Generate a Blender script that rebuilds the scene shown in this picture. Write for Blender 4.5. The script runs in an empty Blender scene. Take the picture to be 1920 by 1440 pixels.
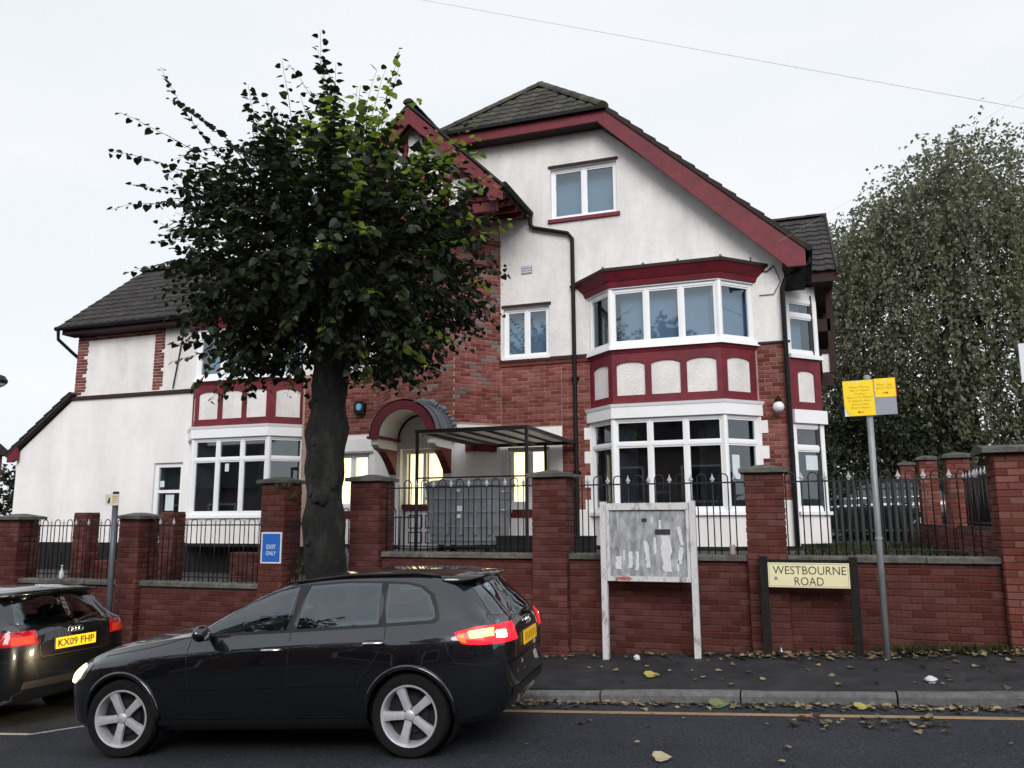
import bpy, bmesh, math, random
import numpy as np
from mathutils import Vector, Matrix
from mathutils.geometry import delaunay_2d_cdt
from mathutils.bvhtree import BVHTree

random.seed(7); rng = np.random.default_rng(7)
scene = bpy.context.scene
col = scene.collection
rad = math.radians

# ------------------------------------------------------------------ camera
def cam_axes(yaw, pitch, roll):
    fwd = Vector((-math.sin(yaw) * math.cos(pitch), math.cos(yaw) * math.cos(pitch), math.sin(pitch)))
    right = Vector((math.cos(yaw), math.sin(yaw), 0.0))
    up = right.cross(fwd)
    r = right * math.cos(roll) + up * math.sin(roll)
    u = up * math.cos(roll) - right * math.sin(roll)
    return r, u, fwd
EYE = Vector((0, 0, 1.75))
cr, cu, cf = cam_axes(rad(19.3), rad(9.4), rad(-0.28))
cd = bpy.data.cameras.new('camera'); cd.sensor_width = 36; cd.lens = 36 * 1530 / 1920
cd.clip_start = 0.05; cd.clip_end = 1500
cam = bpy.data.objects.new('camera', cd); col.objects.link(cam)
cam.matrix_world = Matrix(((cr.x, cu.x, -cf.x, EYE.x), (cr.y, cu.y, -cf.y, EYE.y), (cr.z, cu.z, -cf.z, EYE.z), (0, 0, 0, 1)))
scene.camera = cam

# ------------------------------------------------------------------ sky: flat pale overcast at dusk
SUN_EL, SUN_AZ = rad(31), rad(160)          # azimuth clockwise from +Y (behind the viewer)
w = bpy.data.worlds.new('World'); scene.world = w; w.use_nodes = True
nt = w.node_tree; nt.nodes.clear()
out = nt.nodes.new('ShaderNodeOutputWorld'); bg = nt.nodes.new('ShaderNodeBackground')
sky = nt.nodes.new('ShaderNodeTexSky'); sky.sky_type = 'NISHITA'; sky.sun_disc = False
sky.sun_elevation = SUN_EL; sky.sun_rotation = SUN_AZ; sky.air_density = 1; sky.dust_density = 3
hs = nt.nodes.new('ShaderNodeHueSaturation'); hs.inputs['Saturation'].default_value = 0.35; hs.inputs['Value'].default_value = 1.0
mx = nt.nodes.new('ShaderNodeMix'); mx.data_type = 'RGBA'; mx.inputs['Factor'].default_value = 0.86
tc = nt.nodes.new('ShaderNodeTexCoord'); mp = nt.nodes.new('ShaderNodeMapping'); mp.inputs['Scale'].default_value = (1.2, 1.2, 5)
nz = nt.nodes.new('ShaderNodeTexNoise'); nz.inputs['Scale'].default_value = 1.6; nz.inputs['Detail'].default_value = 4
rp = nt.nodes.new('ShaderNodeValToRGB')
rp.color_ramp.elements[0].position = 0.32; rp.color_ramp.elements[0].color = (0.795, 0.86, 0.905, 1)
rp.color_ramp.elements[1].position = 0.62; rp.color_ramp.elements[1].color = (0.885, 0.90, 0.94, 1)
sc = nt.nodes.new('ShaderNodeVectorMath'); sc.operation = 'SCALE'; sc.inputs['Scale'].default_value = 7.6
L = nt.links.new
L(tc.outputs['Generated'], mp.inputs['Vector']); L(mp.outputs['Vector'], nz.inputs['Vector']); L(nz.outputs['Fac'], rp.inputs['Fac'])
L(rp.outputs['Color'], sc.inputs[0]); L(sky.outputs['Color'], hs.inputs['Color'])
L(hs.outputs['Color'], mx.inputs[6]); L(sc.outputs['Vector'], mx.inputs[7]); L(mx.outputs[2], bg.inputs['Color'])
bg.inputs['Strength'].default_value = 0.1
L(bg.outputs['Background'], out.inputs['Surface'])

sl = bpy.data.lights.new('sun', 'SUN'); sl.energy = 1.5; sl.angle = rad(35); sl.color = (1.0, 0.97, 0.95)
sun = bpy.data.objects.new('sun', sl); col.objects.link(sun)
sdir = Vector((math.sin(SUN_AZ) * math.cos(SUN_EL), math.cos(SUN_AZ) * math.cos(SUN_EL), math.sin(SUN_EL)))
sun.rotation_euler = sdir.to_track_quat('Z', 'Y').to_euler(); sun.location = (0, -20, 30)

vs = scene.view_settings; vs.view_transform = 'Standard'; vs.look = 'None'; vs.gamma = 1; vs.exposure = 0.58; vs.use_curve_mapping = False
scene.cycles.max_bounces = 6; scene.cycles.transparent_max_bounces = 12
scene.cycles.use_denoising = True; scene.cycles.sample_clamp_indirect = 4

# ------------------------------------------------------------------ materials
def material(name, c, rough=0.7, var=0.18, scale=6.0, bump=0.0, bscale=80.0, metal=0.0, spec=0.4, coat=0.0, piece=0.0, c2=None, c2pos=(0.45, 0.7),
             stretch=(1, 1, 1), emit=None, estr=0.0, detail=6.0, dirt=0.0, dscale=0.9, dst=(1, 1, 1)):
    m = bpy.data.materials.new(name); m.use_nodes = True
    n = m.node_tree.nodes; l = m.node_tree.links.new; b = n['Principled BSDF']
    b.inputs['Roughness'].default_value = rough; b.inputs['Metallic'].default_value = metal
    b.inputs['Specular IOR Level'].default_value = spec; b.inputs['Coat Weight'].default_value = coat; b.inputs['Coat Roughness'].default_value = 0.03
    tc = n.new('ShaderNodeTexCoord'); mp = n.new('ShaderNodeMapping'); mp.inputs['Scale'].default_value = stretch
    l(tc.outputs['Object'], mp.inputs['Vector'])
    tex = n.new('ShaderNodeTexNoise'); tex.inputs['Scale'].default_value = scale; tex.inputs['Detail'].default_value = detail; tex.inputs['Roughness'].default_value = 0.65
    l(mp.outputs['Vector'], tex.inputs['Vector'])
    cr_ = n.new('ShaderNodeValToRGB'); e = cr_.color_ramp.elements
    if c2 is None:
        e[0].position = 0.28; e[0].color = (*[x * (1 - var) for x in c], 1); e[1].position = 0.75; e[1].color = (*[min(1, x * (1 + var)) for x in c], 1)
    else:
        e[0].position = c2pos[0]; e[0].color = (*c, 1); e[1].position = c2pos[1]; e[1].color = (*c2, 1)
    l(tex.outputs['Fac'], cr_.inputs['Fac']); cout = cr_.outputs['Color']
    if piece > 0:                                   # each brick or tile has its own tone
        oi = n.new('ShaderNodeObjectInfo'); ge = n.new('ShaderNodeNewGeometry'); ad = n.new('ShaderNodeMath'); ad.operation = 'ADD'
        l(oi.outputs['Random'], ad.inputs[0]); l(ge.outputs['Random Per Island'], ad.inputs[1])
        fr = n.new('ShaderNodeMath'); fr.operation = 'FRACT'; l(ad.outputs[0], fr.inputs[0])
        mr = n.new('ShaderNodeMapRange'); mr.inputs['To Min'].default_value = 1 - piece; mr.inputs['To Max'].default_value = 1 + piece
        l(fr.outputs[0], mr.inputs['Value'])
        hv = n.new('ShaderNodeHueSaturation'); l(cout, hv.inputs['Color']); l(mr.outputs['Result'], hv.inputs['Value'])
        ms = n.new('ShaderNodeMapRange'); ms.inputs['To Min'].default_value = 1.1; ms.inputs['To Max'].default_value = 0.85
        l(fr.outputs[0], ms.inputs['Value']); l(ms.outputs['Result'], hv.inputs['Saturation']); cout = hv.outputs['Color']
    if dirt > 0:                                    # soot and damp stains, larger than one piece
        gp = n.new('ShaderNodeNewGeometry'); dn = n.new('ShaderNodeTexNoise'); dn.inputs['Scale'].default_value = dscale; dn.inputs['Detail'].default_value = 7; dn.inputs['Roughness'].default_value = 0.7
        dq = n.new('ShaderNodeMapping'); dq.inputs['Scale'].default_value = dst; l(gp.outputs['Position'], dq.inputs['Vector']); l(dq.outputs['Vector'], dn.inputs['Vector']); dm = n.new('ShaderNodeMapRange'); dm.inputs['From Min'].default_value = 0.32; dm.inputs['From Max'].default_value = 0.68
        dm.inputs['To Min'].default_value = 1 - dirt; dm.inputs['To Max'].default_value = 1 + dirt * 0.5; l(dn.outputs['Fac'], dm.inputs['Value'])
        dh = n.new('ShaderNodeHueSaturation'); l(cout, dh.inputs['Color']); l(dm.outputs['Result'], dh.inputs['Value']); cout = dh.outputs['Color']
    l(cout, b.inputs['Base Color'])
    if bump:
        t2 = n.new('ShaderNodeTexNoise'); t2.inputs['Scale'].default_value = bscale; t2.inputs['Detail'].default_value = 4
        l(mp.outputs['Vector'], t2.inputs['Vector'])
        bp = n.new('ShaderNodeBump'); bp.inputs['Strength'].default_value = bump; bp.inputs['Distance'].default_value = 0.02
        l(t2.outputs['Fac'], bp.inputs['Height']); l(bp.outputs['Normal'], b.inputs['Normal'])
    if emit:
        b.inputs['Emission Color'].default_value = (*emit, 1); b.inputs['Emission Strength'].default_value = estr
    return m

def glass_material(name, tint, ior=1.9, rough=0.02):
    m = bpy.data.materials.new(name); m.use_nodes = True; n = m.node_tree.nodes; l = m.node_tree.links.new; n.clear()
    o = n.new('ShaderNodeOutputMaterial'); t = n.new('ShaderNodeBsdfTransparent'); t.inputs['Color'].default_value = (*tint, 1)
    g = n.new('ShaderNodeBsdfGlossy'); g.inputs['Roughness'].default_value = rough; g.inputs['Color'].default_value = (0.86, 0.95, 1, 1)
    f = n.new('ShaderNodeFresnel'); f.inputs['IOR'].default_value = ior
    ge = n.new('ShaderNodeNewGeometry'); iv = n.new('ShaderNodeMath'); iv.operation = 'SUBTRACT'; iv.inputs[0].default_value = 1; l(ge.outputs['Backfacing'], iv.inputs[1])
    mu = n.new('ShaderNodeMath'); mu.operation = 'MULTIPLY'; l(f.outputs[0], mu.inputs[0]); l(iv.outputs[0], mu.inputs[1])      # only the outer face mirrors
    x = n.new('ShaderNodeMixShader'); l(mu.outputs[0], x.inputs[0]); l(t.outputs[0], x.inputs[1]); l(g.outputs[0], x.inputs[2]); l(x.outputs[0], o.inputs['Surface'])
    return m

MT = {}
def mk(key, *a, **k): MT[key] = material(key, *a, **k)
mk('asphalt', (0.036, 0.040, 0.050), dirt=0.35, dscale=0.7, rough=0.75, var=0.95, scale=55, bump=1.0, bscale=70, spec=0.3, detail=2.0)
mk('pavement', (0.032, 0.032, 0.036), dirt=0.5, dscale=1.3, rough=0.7, var=0.5, scale=3.5, bump=0.5, bscale=160, spec=0.35)
mk('kerb', (0.15, 0.15, 0.155), dirt=0.3, rough=0.8, var=0.35, scale=14, bump=0.4, bscale=90, piece=0.15)
mk('yellow_line', (0.34, 0.22, 0.11), rough=0.8, var=0.5, scale=14, c2=(0.10, 0.08, 0.06), c2pos=(0.52, 0.72))
mk('white_line', (0.38, 0.38, 0.38), rough=0.8, var=0.4, scale=12, c2=(0.05, 0.05, 0.055), c2pos=(0.5, 0.7))
mk('earth', (0.035, 0.032, 0.024), rough=0.95, var=0.5, scale=5, bump=0.8, bscale=40)
mk('grass', (0.035, 0.05, 0.018), rough=0.9, var=0.5, scale=3)
mk('paving', (0.045, 0.044, 0.042), rough=0.9, var=0.4, scale=4)
mk('concrete', (0.12, 0.115, 0.105), dirt=0.5, dscale=2.0, rough=0.9, var=0.5, scale=9, bump=0.6, bscale=60, piece=0.15)
mk('brick', (0.112, 0.0245, 0.0185), dirt=0.45, rough=0.85, var=0.35, scale=7, bump=0.5, bscale=120, piece=0.26)
mk('brick_pale', (0.20, 0.055, 0.041), dirt=0.35, rough=0.85, var=0.3, scale=7, bump=0.5, bscale=120, piece=0.25)
mk('mortar', (0.085, 0.050, 0.038), rough=0.95, var=0.45, scale=3.0, bump=0.4, bscale=90)
mk('house_brick', (0.215, 0.056, 0.045), dirt=0.3, rough=0.85, var=0.25, scale=5, bump=0.5, bscale=120, piece=0.34)
mk('dark_brick', (0.17, 0.125, 0.125), rough=0.85, var=0.25, scale=5, bump=0.5, bscale=120, piece=0.2)
mk('house_mortar', (0.36, 0.25, 0.20), rough=0.95, var=0.3, scale=3)
mk('roughcast', (0.80, 0.775, 0.76), dirt=0.16, dscale=1.6, dst=(1, 1, .22), rough=0.95, var=0.09, scale=2.5, bump=0.9, bscale=55)
mk('render', (0.82, 0.80, 0.79), dirt=0.10, dscale=1.0, dst=(1, 1, .22), rough=0.9, var=0.06, scale=1.2, bump=0.25, bscale=90)
mk('upvc', (0.82, 0.83, 0.85), rough=0.35, var=0.03, scale=4)
mk('red_paint', (0.15, 0.0115, 0.021), dirt=0.35, dscale=1.5, rough=0.55, var=0.28, scale=9, bump=0.15, bscale=50)
mk('black_paint', (0.008, 0.008, 0.009), spec=0.2, rough=0.6, var=0.4, scale=10)
mk('iron', (0.009, 0.0095, 0.011), rough=0.5, var=0.5, scale=20)
mk('finial', (0.42, 0.41, 0.42), rough=0.5, var=0.3, scale=30)
mk('plinth', (0.006, 0.006, 0.0065), rough=0.8, var=0.4, scale=4)
mk('tile', (0.033, 0.029, 0.0275), dirt=0.35, rough=0.85, var=0.35, scale=6, bump=0.4, bscale=70, piece=0.28)
mk('mossy_tile', (0.044, 0.040, 0.037), dirt=0.3, rough=0.9, c2=(0.066, 0.068, 0.03), c2pos=(0.42, 0.62), scale=2.2, bump=0.5, bscale=60, piece=0.28)
mk('soffit', (0.032, 0.013, 0.013), rough=0.8)  # dark trim brown; soft shadow under the hip eaves is put into it
mk('lead', (0.16, 0.18, 0.20), rough=0.6, var=0.35, scale=12, stretch=(1, 1, 4), bump=0.3, bscale=30)
mk('interior_dark', (0.05, 0.051, 0.052), rough=0.9, var=0.4, scale=3)
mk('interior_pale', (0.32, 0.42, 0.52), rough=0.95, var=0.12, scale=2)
mk('curtain_dark', (0.05, 0.052, 0.05), rough=0.95, var=0.5, scale=6, stretch=(6, 6, 1))
mk('lit_blind', (0.85, 0.8, 0.55), rough=0.8, emit=(1.0, 0.87, 0.50), estr=1.25)
mk('paper', (0.60, 0.68, 0.72), rough=0.7, var=0.1, scale=10)
mk('galvanised', (0.30, 0.33, 0.36), rough=0.42, var=0.25, scale=5, metal=0.55, bump=0.2, bscale=14)
mk('steel_pole', (0.27, 0.29, 0.31), rough=0.5, var=0.25, scale=14, stretch=(1, 1, 0.3), metal=0.3)
mk('dark_pole', (0.10, 0.115, 0.13), rough=0.5, var=0.3, scale=14, stretch=(1, 1, 0.3), metal=0.3)
mk('sign_cream', (0.80, 0.74, 0.46), rough=0.5, var=0.06, scale=5)
mk('sign_grey', (0.28, 0.30, 0.34), rough=0.5, var=0.12, scale=9)
mk('sign_yellow', (0.95, 0.66, 0.006), rough=0.45, var=0.04, scale=8)
mk('sign_blue', (0.02, 0.13, 0.50), rough=0.45, var=0.08, scale=8)
mk('sign_white', (0.68, 0.72, 0.78), rough=0.5, var=0.05, scale=8)
mk('sign_red', (0.5, 0.03, 0.01), rough=0.5)
mk('ink', (0.03, 0.025, 0.03), rough=0.6)
mk('ink_yellow', (0.42, 0.25, 0.004), rough=0.6)
mk('peeling_wood', (0.60, 0.59, 0.60), rough=0.85, c2=(0.16, 0.155, 0.15), c2pos=(0.52, 0.70), scale=16, stretch=(1, 1, 0.35), bump=0.4, bscale=40)
mk('post_wood', (0.007, 0.0065, 0.006), rough=0.85, var=0.5, scale=12, bump=0.4, bscale=40)
mk('globe', (0.75, 0.75, 0.74), rough=0.3, var=0.04)
mk('alarm_blue', (0.06, 0.28, 0.5), rough=0.4)
mk('can', (0.35, 0.30, 0.31), rough=0.4, var=0.3, scale=30)
MT['glass'] = glass_material('glass', (0.74, 0.80, 0.84), 2.25)
MT['glass_lit'] = glass_material('glass_lit', (0.95, 0.95, 0.93), 1.5)

# the polycarbonate sheets of the canopy: cloudy, light comes through
m = material('polycarbonate', (0.45, 0.42, 0.40), rough=0.5, var=0.5, scale=3.5)
n_ = m.node_tree.nodes; b_ = n_['Principled BSDF']; o_ = n_['Material Output']
t_ = n_.new('ShaderNodeBsdfTransparent'); t_.inputs['Color'].default_value = (0.8, 0.78, 0.76, 1)
tl_ = n_.new('ShaderNodeBsdfTranslucent'); tl_.inputs['Color'].default_value = (0.35, 0.33, 0.32, 1)
x1 = n_.new('ShaderNodeMixShader'); x1.inputs[0].default_value = 0.5; x2 = n_.new('ShaderNodeMixShader'); x2.inputs[0].default_value = 0.35
m.node_tree.links.new(b_.outputs[0], x1.inputs[1]); m.node_tree.links.new(tl_.outputs[0], x1.inputs[2])
m.node_tree.links.new(x1.outputs[0], x2.inputs[1]); m.node_tree.links.new(t_.outputs[0], x2.inputs[2]); m.node_tree.links.new(x2.outputs[0], o_.inputs['Surface'])
MT['polycarbonate'] = m

# ------------------------------------------------------------------ building blocks
def place(o, parent):
    if parent is not None:
        o.parent = parent
        if parent.type == 'EMPTY' and not parent.get('_local'):
            o.matrix_parent_inverse = Matrix.Translation(-parent.location)
    return o

def thing(name, label, cat, loc=(0, 0, 0), group=None):
    o = bpy.data.objects.new(name, None); col.objects.link(o); o.location = loc; o.empty_display_size = 0.2
    o['label'] = label; o['category'] = cat
    if group: o['group'] = group
    return o

def tag(o, label, cat, group=None):
    o['label'] = label; o['category'] = cat
    if group: o['group'] = group
    return o

def structure(o): o['kind'] = 'structure'; return o

class MB:
    def __init__(s): s.v = []; s.f = []
    def add(s, v, f):
        b = len(s.v); s.v += [tuple(p) for p in v]; s.f += [tuple(i + b for i in q) for q in f]; return s
    def box(s, x0, x1, y0, y1, z0, z1):
        return s.add([(x0, y0, z0), (x1, y0, z0), (x1, y1, z0), (x0, y1, z0), (x0, y0, z1), (x1, y0, z1), (x1, y1, z1), (x0, y1, z1)],
                     [(0, 3, 2, 1), (4, 5, 6, 7), (0, 1, 5, 4), (1, 2, 6, 5), (2, 3, 7, 6), (3, 0, 4, 7)])
    def quad(s, a, b, c, d): return s.add([a, b, c, d], [(0, 1, 2, 3)])
    def poly(s, pts): return s.add(pts, [tuple(range(len(pts)))])
    def prism(s, pts, d):
        n = len(pts); d = Vector(d); P = [Vector(p) for p in pts]
        s.add(P + [p + d for p in P], [tuple(range(n)), tuple(reversed(range(n, 2 * n)))] + [((i + 1) % n, i, n + i, n + (i + 1) % n) for i in range(n)]); return s
    def tube(s, path, r, n=8, cap=True):
        P = [Vector(p) for p in path]; R = r if isinstance(r, (list, tuple)) else [r] * len(P)
        V = []; ref = None
        for i, p in enumerate(P):
            t = (P[min(i + 1, len(P) - 1)] - P[max(i - 1, 0)]).normalized()
            if ref is None: ref = Vector((0, 0, 1)) if abs(t.z) < 0.9 else Vector((0, 1, 0))
            a = t.cross(ref).normalized(); ref = a.cross(t).normalized(); b = ref
            for k in range(n):
                an = 2 * math.pi * k / n; V.append(p + (a * math.cos(an) + b * math.sin(an)) * R[i])
        F = []
        for i in range(len(P) - 1):
            for k in range(n): F.append((i * n + k, i * n + (k + 1) % n, (i + 1) * n + (k + 1) % n, (i + 1) * n + k))
        if cap: F.append(tuple(reversed(range(n)))); F.append(tuple(range((len(P) - 1) * n, len(P) * n)))
        return s.add(V, F)
    def lathe(s, prof, n=20, o=(0, 0, 0), axis='z', close=True):
        V = []
        for (r, h) in prof:
            for k in range(n):
                a = 2 * math.pi * k / n; c, q = r * math.cos(a), r * math.sin(a)
                p = (c, q, h) if axis == 'z' else ((c, h, q) if axis == 'y' else (h, c, q))
                V.append((p[0] + o[0], p[1] + o[1], p[2] + o[2]))
        F = []
        for i in range(len(prof) - 1):
            for k in range(n): F.append((i * n + k, i * n + (k + 1) % n, (i + 1) * n + (k + 1) % n, (i + 1) * n + k))
        if close: F.append(tuple(reversed(range(n)))); F.append(tuple(range((len(prof) - 1) * n, len(prof) * n)))
        return s.add(V, F)
    def mesh(s, name, smooth=False, fix=True):
        me = bpy.data.meshes.new(name); me.from_pydata(s.v, [], s.f); me.update()
        if fix:
            bm = bmesh.new(); bm.from_mesh(me); bmesh.ops.recalc_face_normals(bm, faces=bm.faces); bm.to_mesh(me); bm.free()
        if smooth: me.shade_smooth()
        return me
    def build(s, name, mat, parent=None, smooth=False, fix=True):
        me = s.mesh(name, smooth, fix); me.materials.append(MT[mat] if isinstance(mat, str) else mat)
        o = bpy.data.objects.new(name, me); col.objects.link(o); return place(o, parent)

def inside(p, poly):
    c = False; j = len(poly) - 1
    for i in range(len(poly)):
        (xi, yi), (xj, yj) = poly[i], poly[j]
        if (yi > p[1]) != (yj > p[1]) and p[0] < (xj - xi) * (p[1] - yi) / (yj - yi) + xi: c = not c
        j = i
    return c

class Fr:      # a flat frame of reference: u along, v up, n outwards
    def __init__(s, O, U, V=(0, 0, 1)):
        s.O = Vector(O); s.U = Vector(U).normalized(); s.V = Vector(V).normalized(); s.N = s.U.cross(s.V).normalized()
    def p(s, u, v, n=0.0): return s.O + s.U * u + s.V * v + s.N * n
    def box(s, mb, u0, u1, v0, v1, n0, n1):
        P = [s.p(u, v, n) for v in (v0, v1) for (u, n) in ((u0, n1), (u1, n1), (u1, n0), (u0, n0))]
        mb.add(P, [(0, 3, 2, 1), (4, 5, 6, 7), (0, 1, 5, 4), (1, 2, 6, 5), (2, 3, 7, 6), (3, 0, 4, 7)]); return mb
    def panel(s, mb, poly, holes=(), n=0.0, depth=0.1):
        rings = [list(poly)] + [list(h) for h in holes]
        pts = []; edges = []
        for r in rings:
            b = len(pts); pts += [Vector(q) for q in r]; edges += [(b + i, b + (i + 1) % len(r)) for i in range(len(r))]
        V, E_, F, _, _, _ = delaunay_2d_cdt(pts, edges, [], 1, 1e-6)
        F2 = []
        for f in F:
            a, b, c = (V[i] for i in f[:3])
            if any(inside((a + b + c) / 3, h) for h in holes): continue
            F2.append(tuple(f) if (b - a).cross(c - a) > 0 else tuple(reversed(f)))
        mb.add([s.p(q.x, q.y, n) for q in V], F2)
        for r in rings:
            k = len(r); mb.add([s.p(q[0], q[1], n) for q in r] + [s.p(q[0], q[1], n - depth) for q in r], [(i, (i + 1) % k, k + (i + 1) % k, k + i) for i in range(k)])
        return mb

def rect(u0, u1, v0, v1): return [(u0, v0), (u1, v0), (u1, v1), (u0, v1)]
def arc(cx, cy, r, a0, a1, n): return [(cx + r * math.cos(a0 + (a1 - a0) * i / n), cy + r * math.sin(a0 + (a1 - a0) * i / n)) for i in range(n + 1)]

def pix_size(p, length):        # how large a piece shows in the picture: used only to choose which pieces are single parts
    d = Vector(p) - EYE; z = d.dot(cf)
    if z < 0.5: return 0
    x = d.dot(cr) / z * 1530; y = d.dot(cu) / z * 1530
    return 0 if abs(x) > 985 or abs(y) > 745 else length * 1530 / z

class Pieces:   # many alike pieces: the ones that show largest become single parts, the rest one joined part
    def __init__(s, unit, name): s.unit = unit; s.name = name; s.m = []
    def add(s, mat4, weight=1.0): s.m.append((mat4, weight))
    def build(s, parent, mat, limit, rest_name, key=None):
        s.unit.materials.clear(); s.unit.materials.append(MT[mat])
        order = sorted(range(len(s.m)), key=lambda i: -pix_size(s.m[i][0].translation, s.m[i][1]))
        for i in order[:limit]:
            o = bpy.data.objects.new(s.name, s.unit); col.objects.link(o); place(o, parent); o.matrix_basis = s.m[i][0]
        rest = order[limit:]
        if rest:
            nv = len(s.unit.vertices); v = np.ones((nv, 4)); t = np.empty(nv * 3); s.unit.vertices.foreach_get('co', t); v[:, :3] = t.reshape(-1, 3)
            faces = [tuple(p.vertices) for p in s.unit.polygons]; V = []; F = []
            for j, i in enumerate(rest):
                V.append((v @ np.array(s.m[i][0]).T)[:, :3]); F += [tuple(q + j * nv for q in f) for f in faces]
            me = bpy.data.meshes.new(rest_name); me.from_pydata(np.concatenate(V).tolist(), [], F); me.update(); me.materials.append(MT[mat])
            o = bpy.data.objects.new(rest_name, me); col.objects.link(o); place(o, parent); o['kind'] = 'stuff'

def unit_brick(name, depth=0.05, h=0.065):   # length 1 along x, front face at y = 0 towards -y
    c = 0.006; b = MB(); cx = 0.02
    v = [(-.5, c, -h / 2), (.5, c, -h / 2), (.5, c, h / 2), (-.5, c, h / 2), (-.5 + cx, 0, -h / 2 + c), (.5 - cx, 0, -h / 2 + c), (.5 - cx, 0, h / 2 - c), (-.5 + cx, 0, h / 2 - c),
         (-.5, depth, -h / 2), (.5, depth, -h / 2), (.5, depth, h / 2), (-.5, depth, h / 2)]
    b.add(v, [(4, 5, 6, 7), (0, 1, 5, 4), (1, 2, 6, 5), (2, 3, 7, 6), (3, 0, 4, 7), (0, 8, 9, 1), (1, 9, 10, 2), (2, 10, 11, 3), (3, 11, 8, 0)])
    return b.mesh(name)

def lay_bricks(P, O, U, width, z0, z1, skip=None, L=0.225, course=0.075, jit=0.003, phase=0, select=None):
    """stretcher courses on the face that starts at O, runs along U and looks along U x Z"""
    O = Vector(O); U = Vector(U).normalized(); N = U.cross(Vector((0, 0, 1))); rot = Matrix(((U.x, -N.x, 0), (U.y, -N.y, 0), (0, 0, 1)))
    r0 = math.floor((z0 - 0.01) / course)
    for r in range(r0, int((z1 - 0.02) / course) + 1):
        zc = r * course + course / 2
        if zc - 0.033 < z0 - 0.03 or zc + 0.033 > z1 + 0.02: continue
        u = -(L / 2 if (r + phase) % 2 else 0.0)
        while u < width - 0.02:
            a, b = max(u, 0.0), min(u + L, width); ln = b - a - 0.010; uc = (a + b) / 2; u += L
            if ln < 0.03 or (skip and skip(uc, zc, ln / 2)): continue
            m = Matrix.Translation(O + U * uc + Vector((0, 0, zc - O.z)) + N * random.uniform(-jit, jit)) @ rot.to_4x4() @ Matrix.Rotation(random.uniform(-.006, .006), 4, 'Z') @ Matrix.Diagonal((ln, 1, 1, 1))
            (select(uc, zc) if select else P).add(m, ln)

def text_mesh(name, txt, size, mat, parent, fr, u, v, n=0.002, align='CENTER', bold=0.0, sx=1.0):
    c = bpy.data.curves.new(name, 'FONT'); c.body = txt; c.size = size; c.align_x = align; c.align_y = 'CENTER'; c.offset = bold; c.resolution_u = 3; c.extrude = 0.0008
    t = bpy.data.objects.new(name, c); col.objects.link(t); bpy.context.view_layer.update()
    me = bpy.data.meshes.new_from_object(t.evaluated_get(bpy.context.evaluated_depsgraph_get())); bpy.data.objects.remove(t)
    M4 = Matrix(((fr.U.x, fr.V.x, fr.N.x, 0), (fr.U.y, fr.V.y, fr.N.y, 0), (fr.U.z, fr.V.z, fr.N.z, 0), (0, 0, 0, 1)))
    me.transform(Matrix.Translation(fr.p(u, v, n)) @ M4 @ Matrix.Diagonal((sx, 1, 1, 1)))
    me.materials.clear(); me.materials.append(MT[mat] if isinstance(mat, str) else mat)
    o = bpy.data.objects.new(name, me); col.objects.link(o); return place(o, parent)

# ------------------------------------------------------------------ the ground: a street that climbs to the right
SL = 0.0546
def road_z(x): return 0.0866 + SL * max(-70, min(70, x))
KY = 8.2
def pave_z(x, y): return road_z(x) + 0.092 + 0.11 * max(0, min(1, (y - KY) / 1.8))

def strip(name, mat, xs, ys, zf):
    b = MB(); nx, ny = len(xs), len(ys)
    b.add([(x, y, zf(x, y)) for x in xs for y in ys], [(i * ny + j, (i + 1) * ny + j, (i + 1) * ny + j + 1, i * ny + j + 1) for i in range(nx - 1) for j in range(ny - 1)])
    return structure(b.build(name, mat, fix=False))
XS = [-70, -40, -20, -15, -12, -10, -8, -6, -4, -3, -2, -1, 0, 1, 2, 3, 4, 6, 10, 20, 40, 70]
strip('ground', 'earth', [-600, -200] + XS + [200, 600], [-600, -60, -30, -12, 0, 12, 30, 60, 120, 600], lambda x, y: road_z(x) - 0.35)
strip('road', 'asphalt', XS, [-0.2, 2, 4, 6, 7.4, 8.25], lambda x, y: road_z(x) + 0.0)
strip('pavement', 'pavement', XS, [8.3, 8.8, 9.4, 10.4], lambda x, y: pave_z(x, y) + 0.006 * math.sin(x * 1.7 + y * 2.3))
strip('pavement', 'pavement', XS, [-3.2, -1.5, -0.35], lambda x, y: road_z(x) + 0.1)
b = strip('road_marking', 'yellow_line', [-3.4 + 0.4 * i for i in range(60)], [7.69, 7.79], lambda x, y: road_z(x) + 0.004)
b['label'] = 'single worn yellow line along the gutter'
mkb = MB()
for (x0, y0, x1, y1) in ((-9.6, 6.30, -7.25, 6.40), (-7.25, 6.40, -6.75, 7.05)):
    d = Vector((x1 - x0, y1 - y0, 0)).normalized(); s_ = Vector((-d.y, d.x, 0)) * 0.035
    mkb.quad(*[(q.x, q.y, road_z(q.x) + 0.004) for q in (Vector((x0, y0, 0)) - s_, Vector((x1, y1, 0)) - s_, Vector((x1, y1, 0)) + s_, Vector((x0, y0, 0)) + s_)])
structure(mkb.build('road_marking', 'white_line', fix=False))
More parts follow.
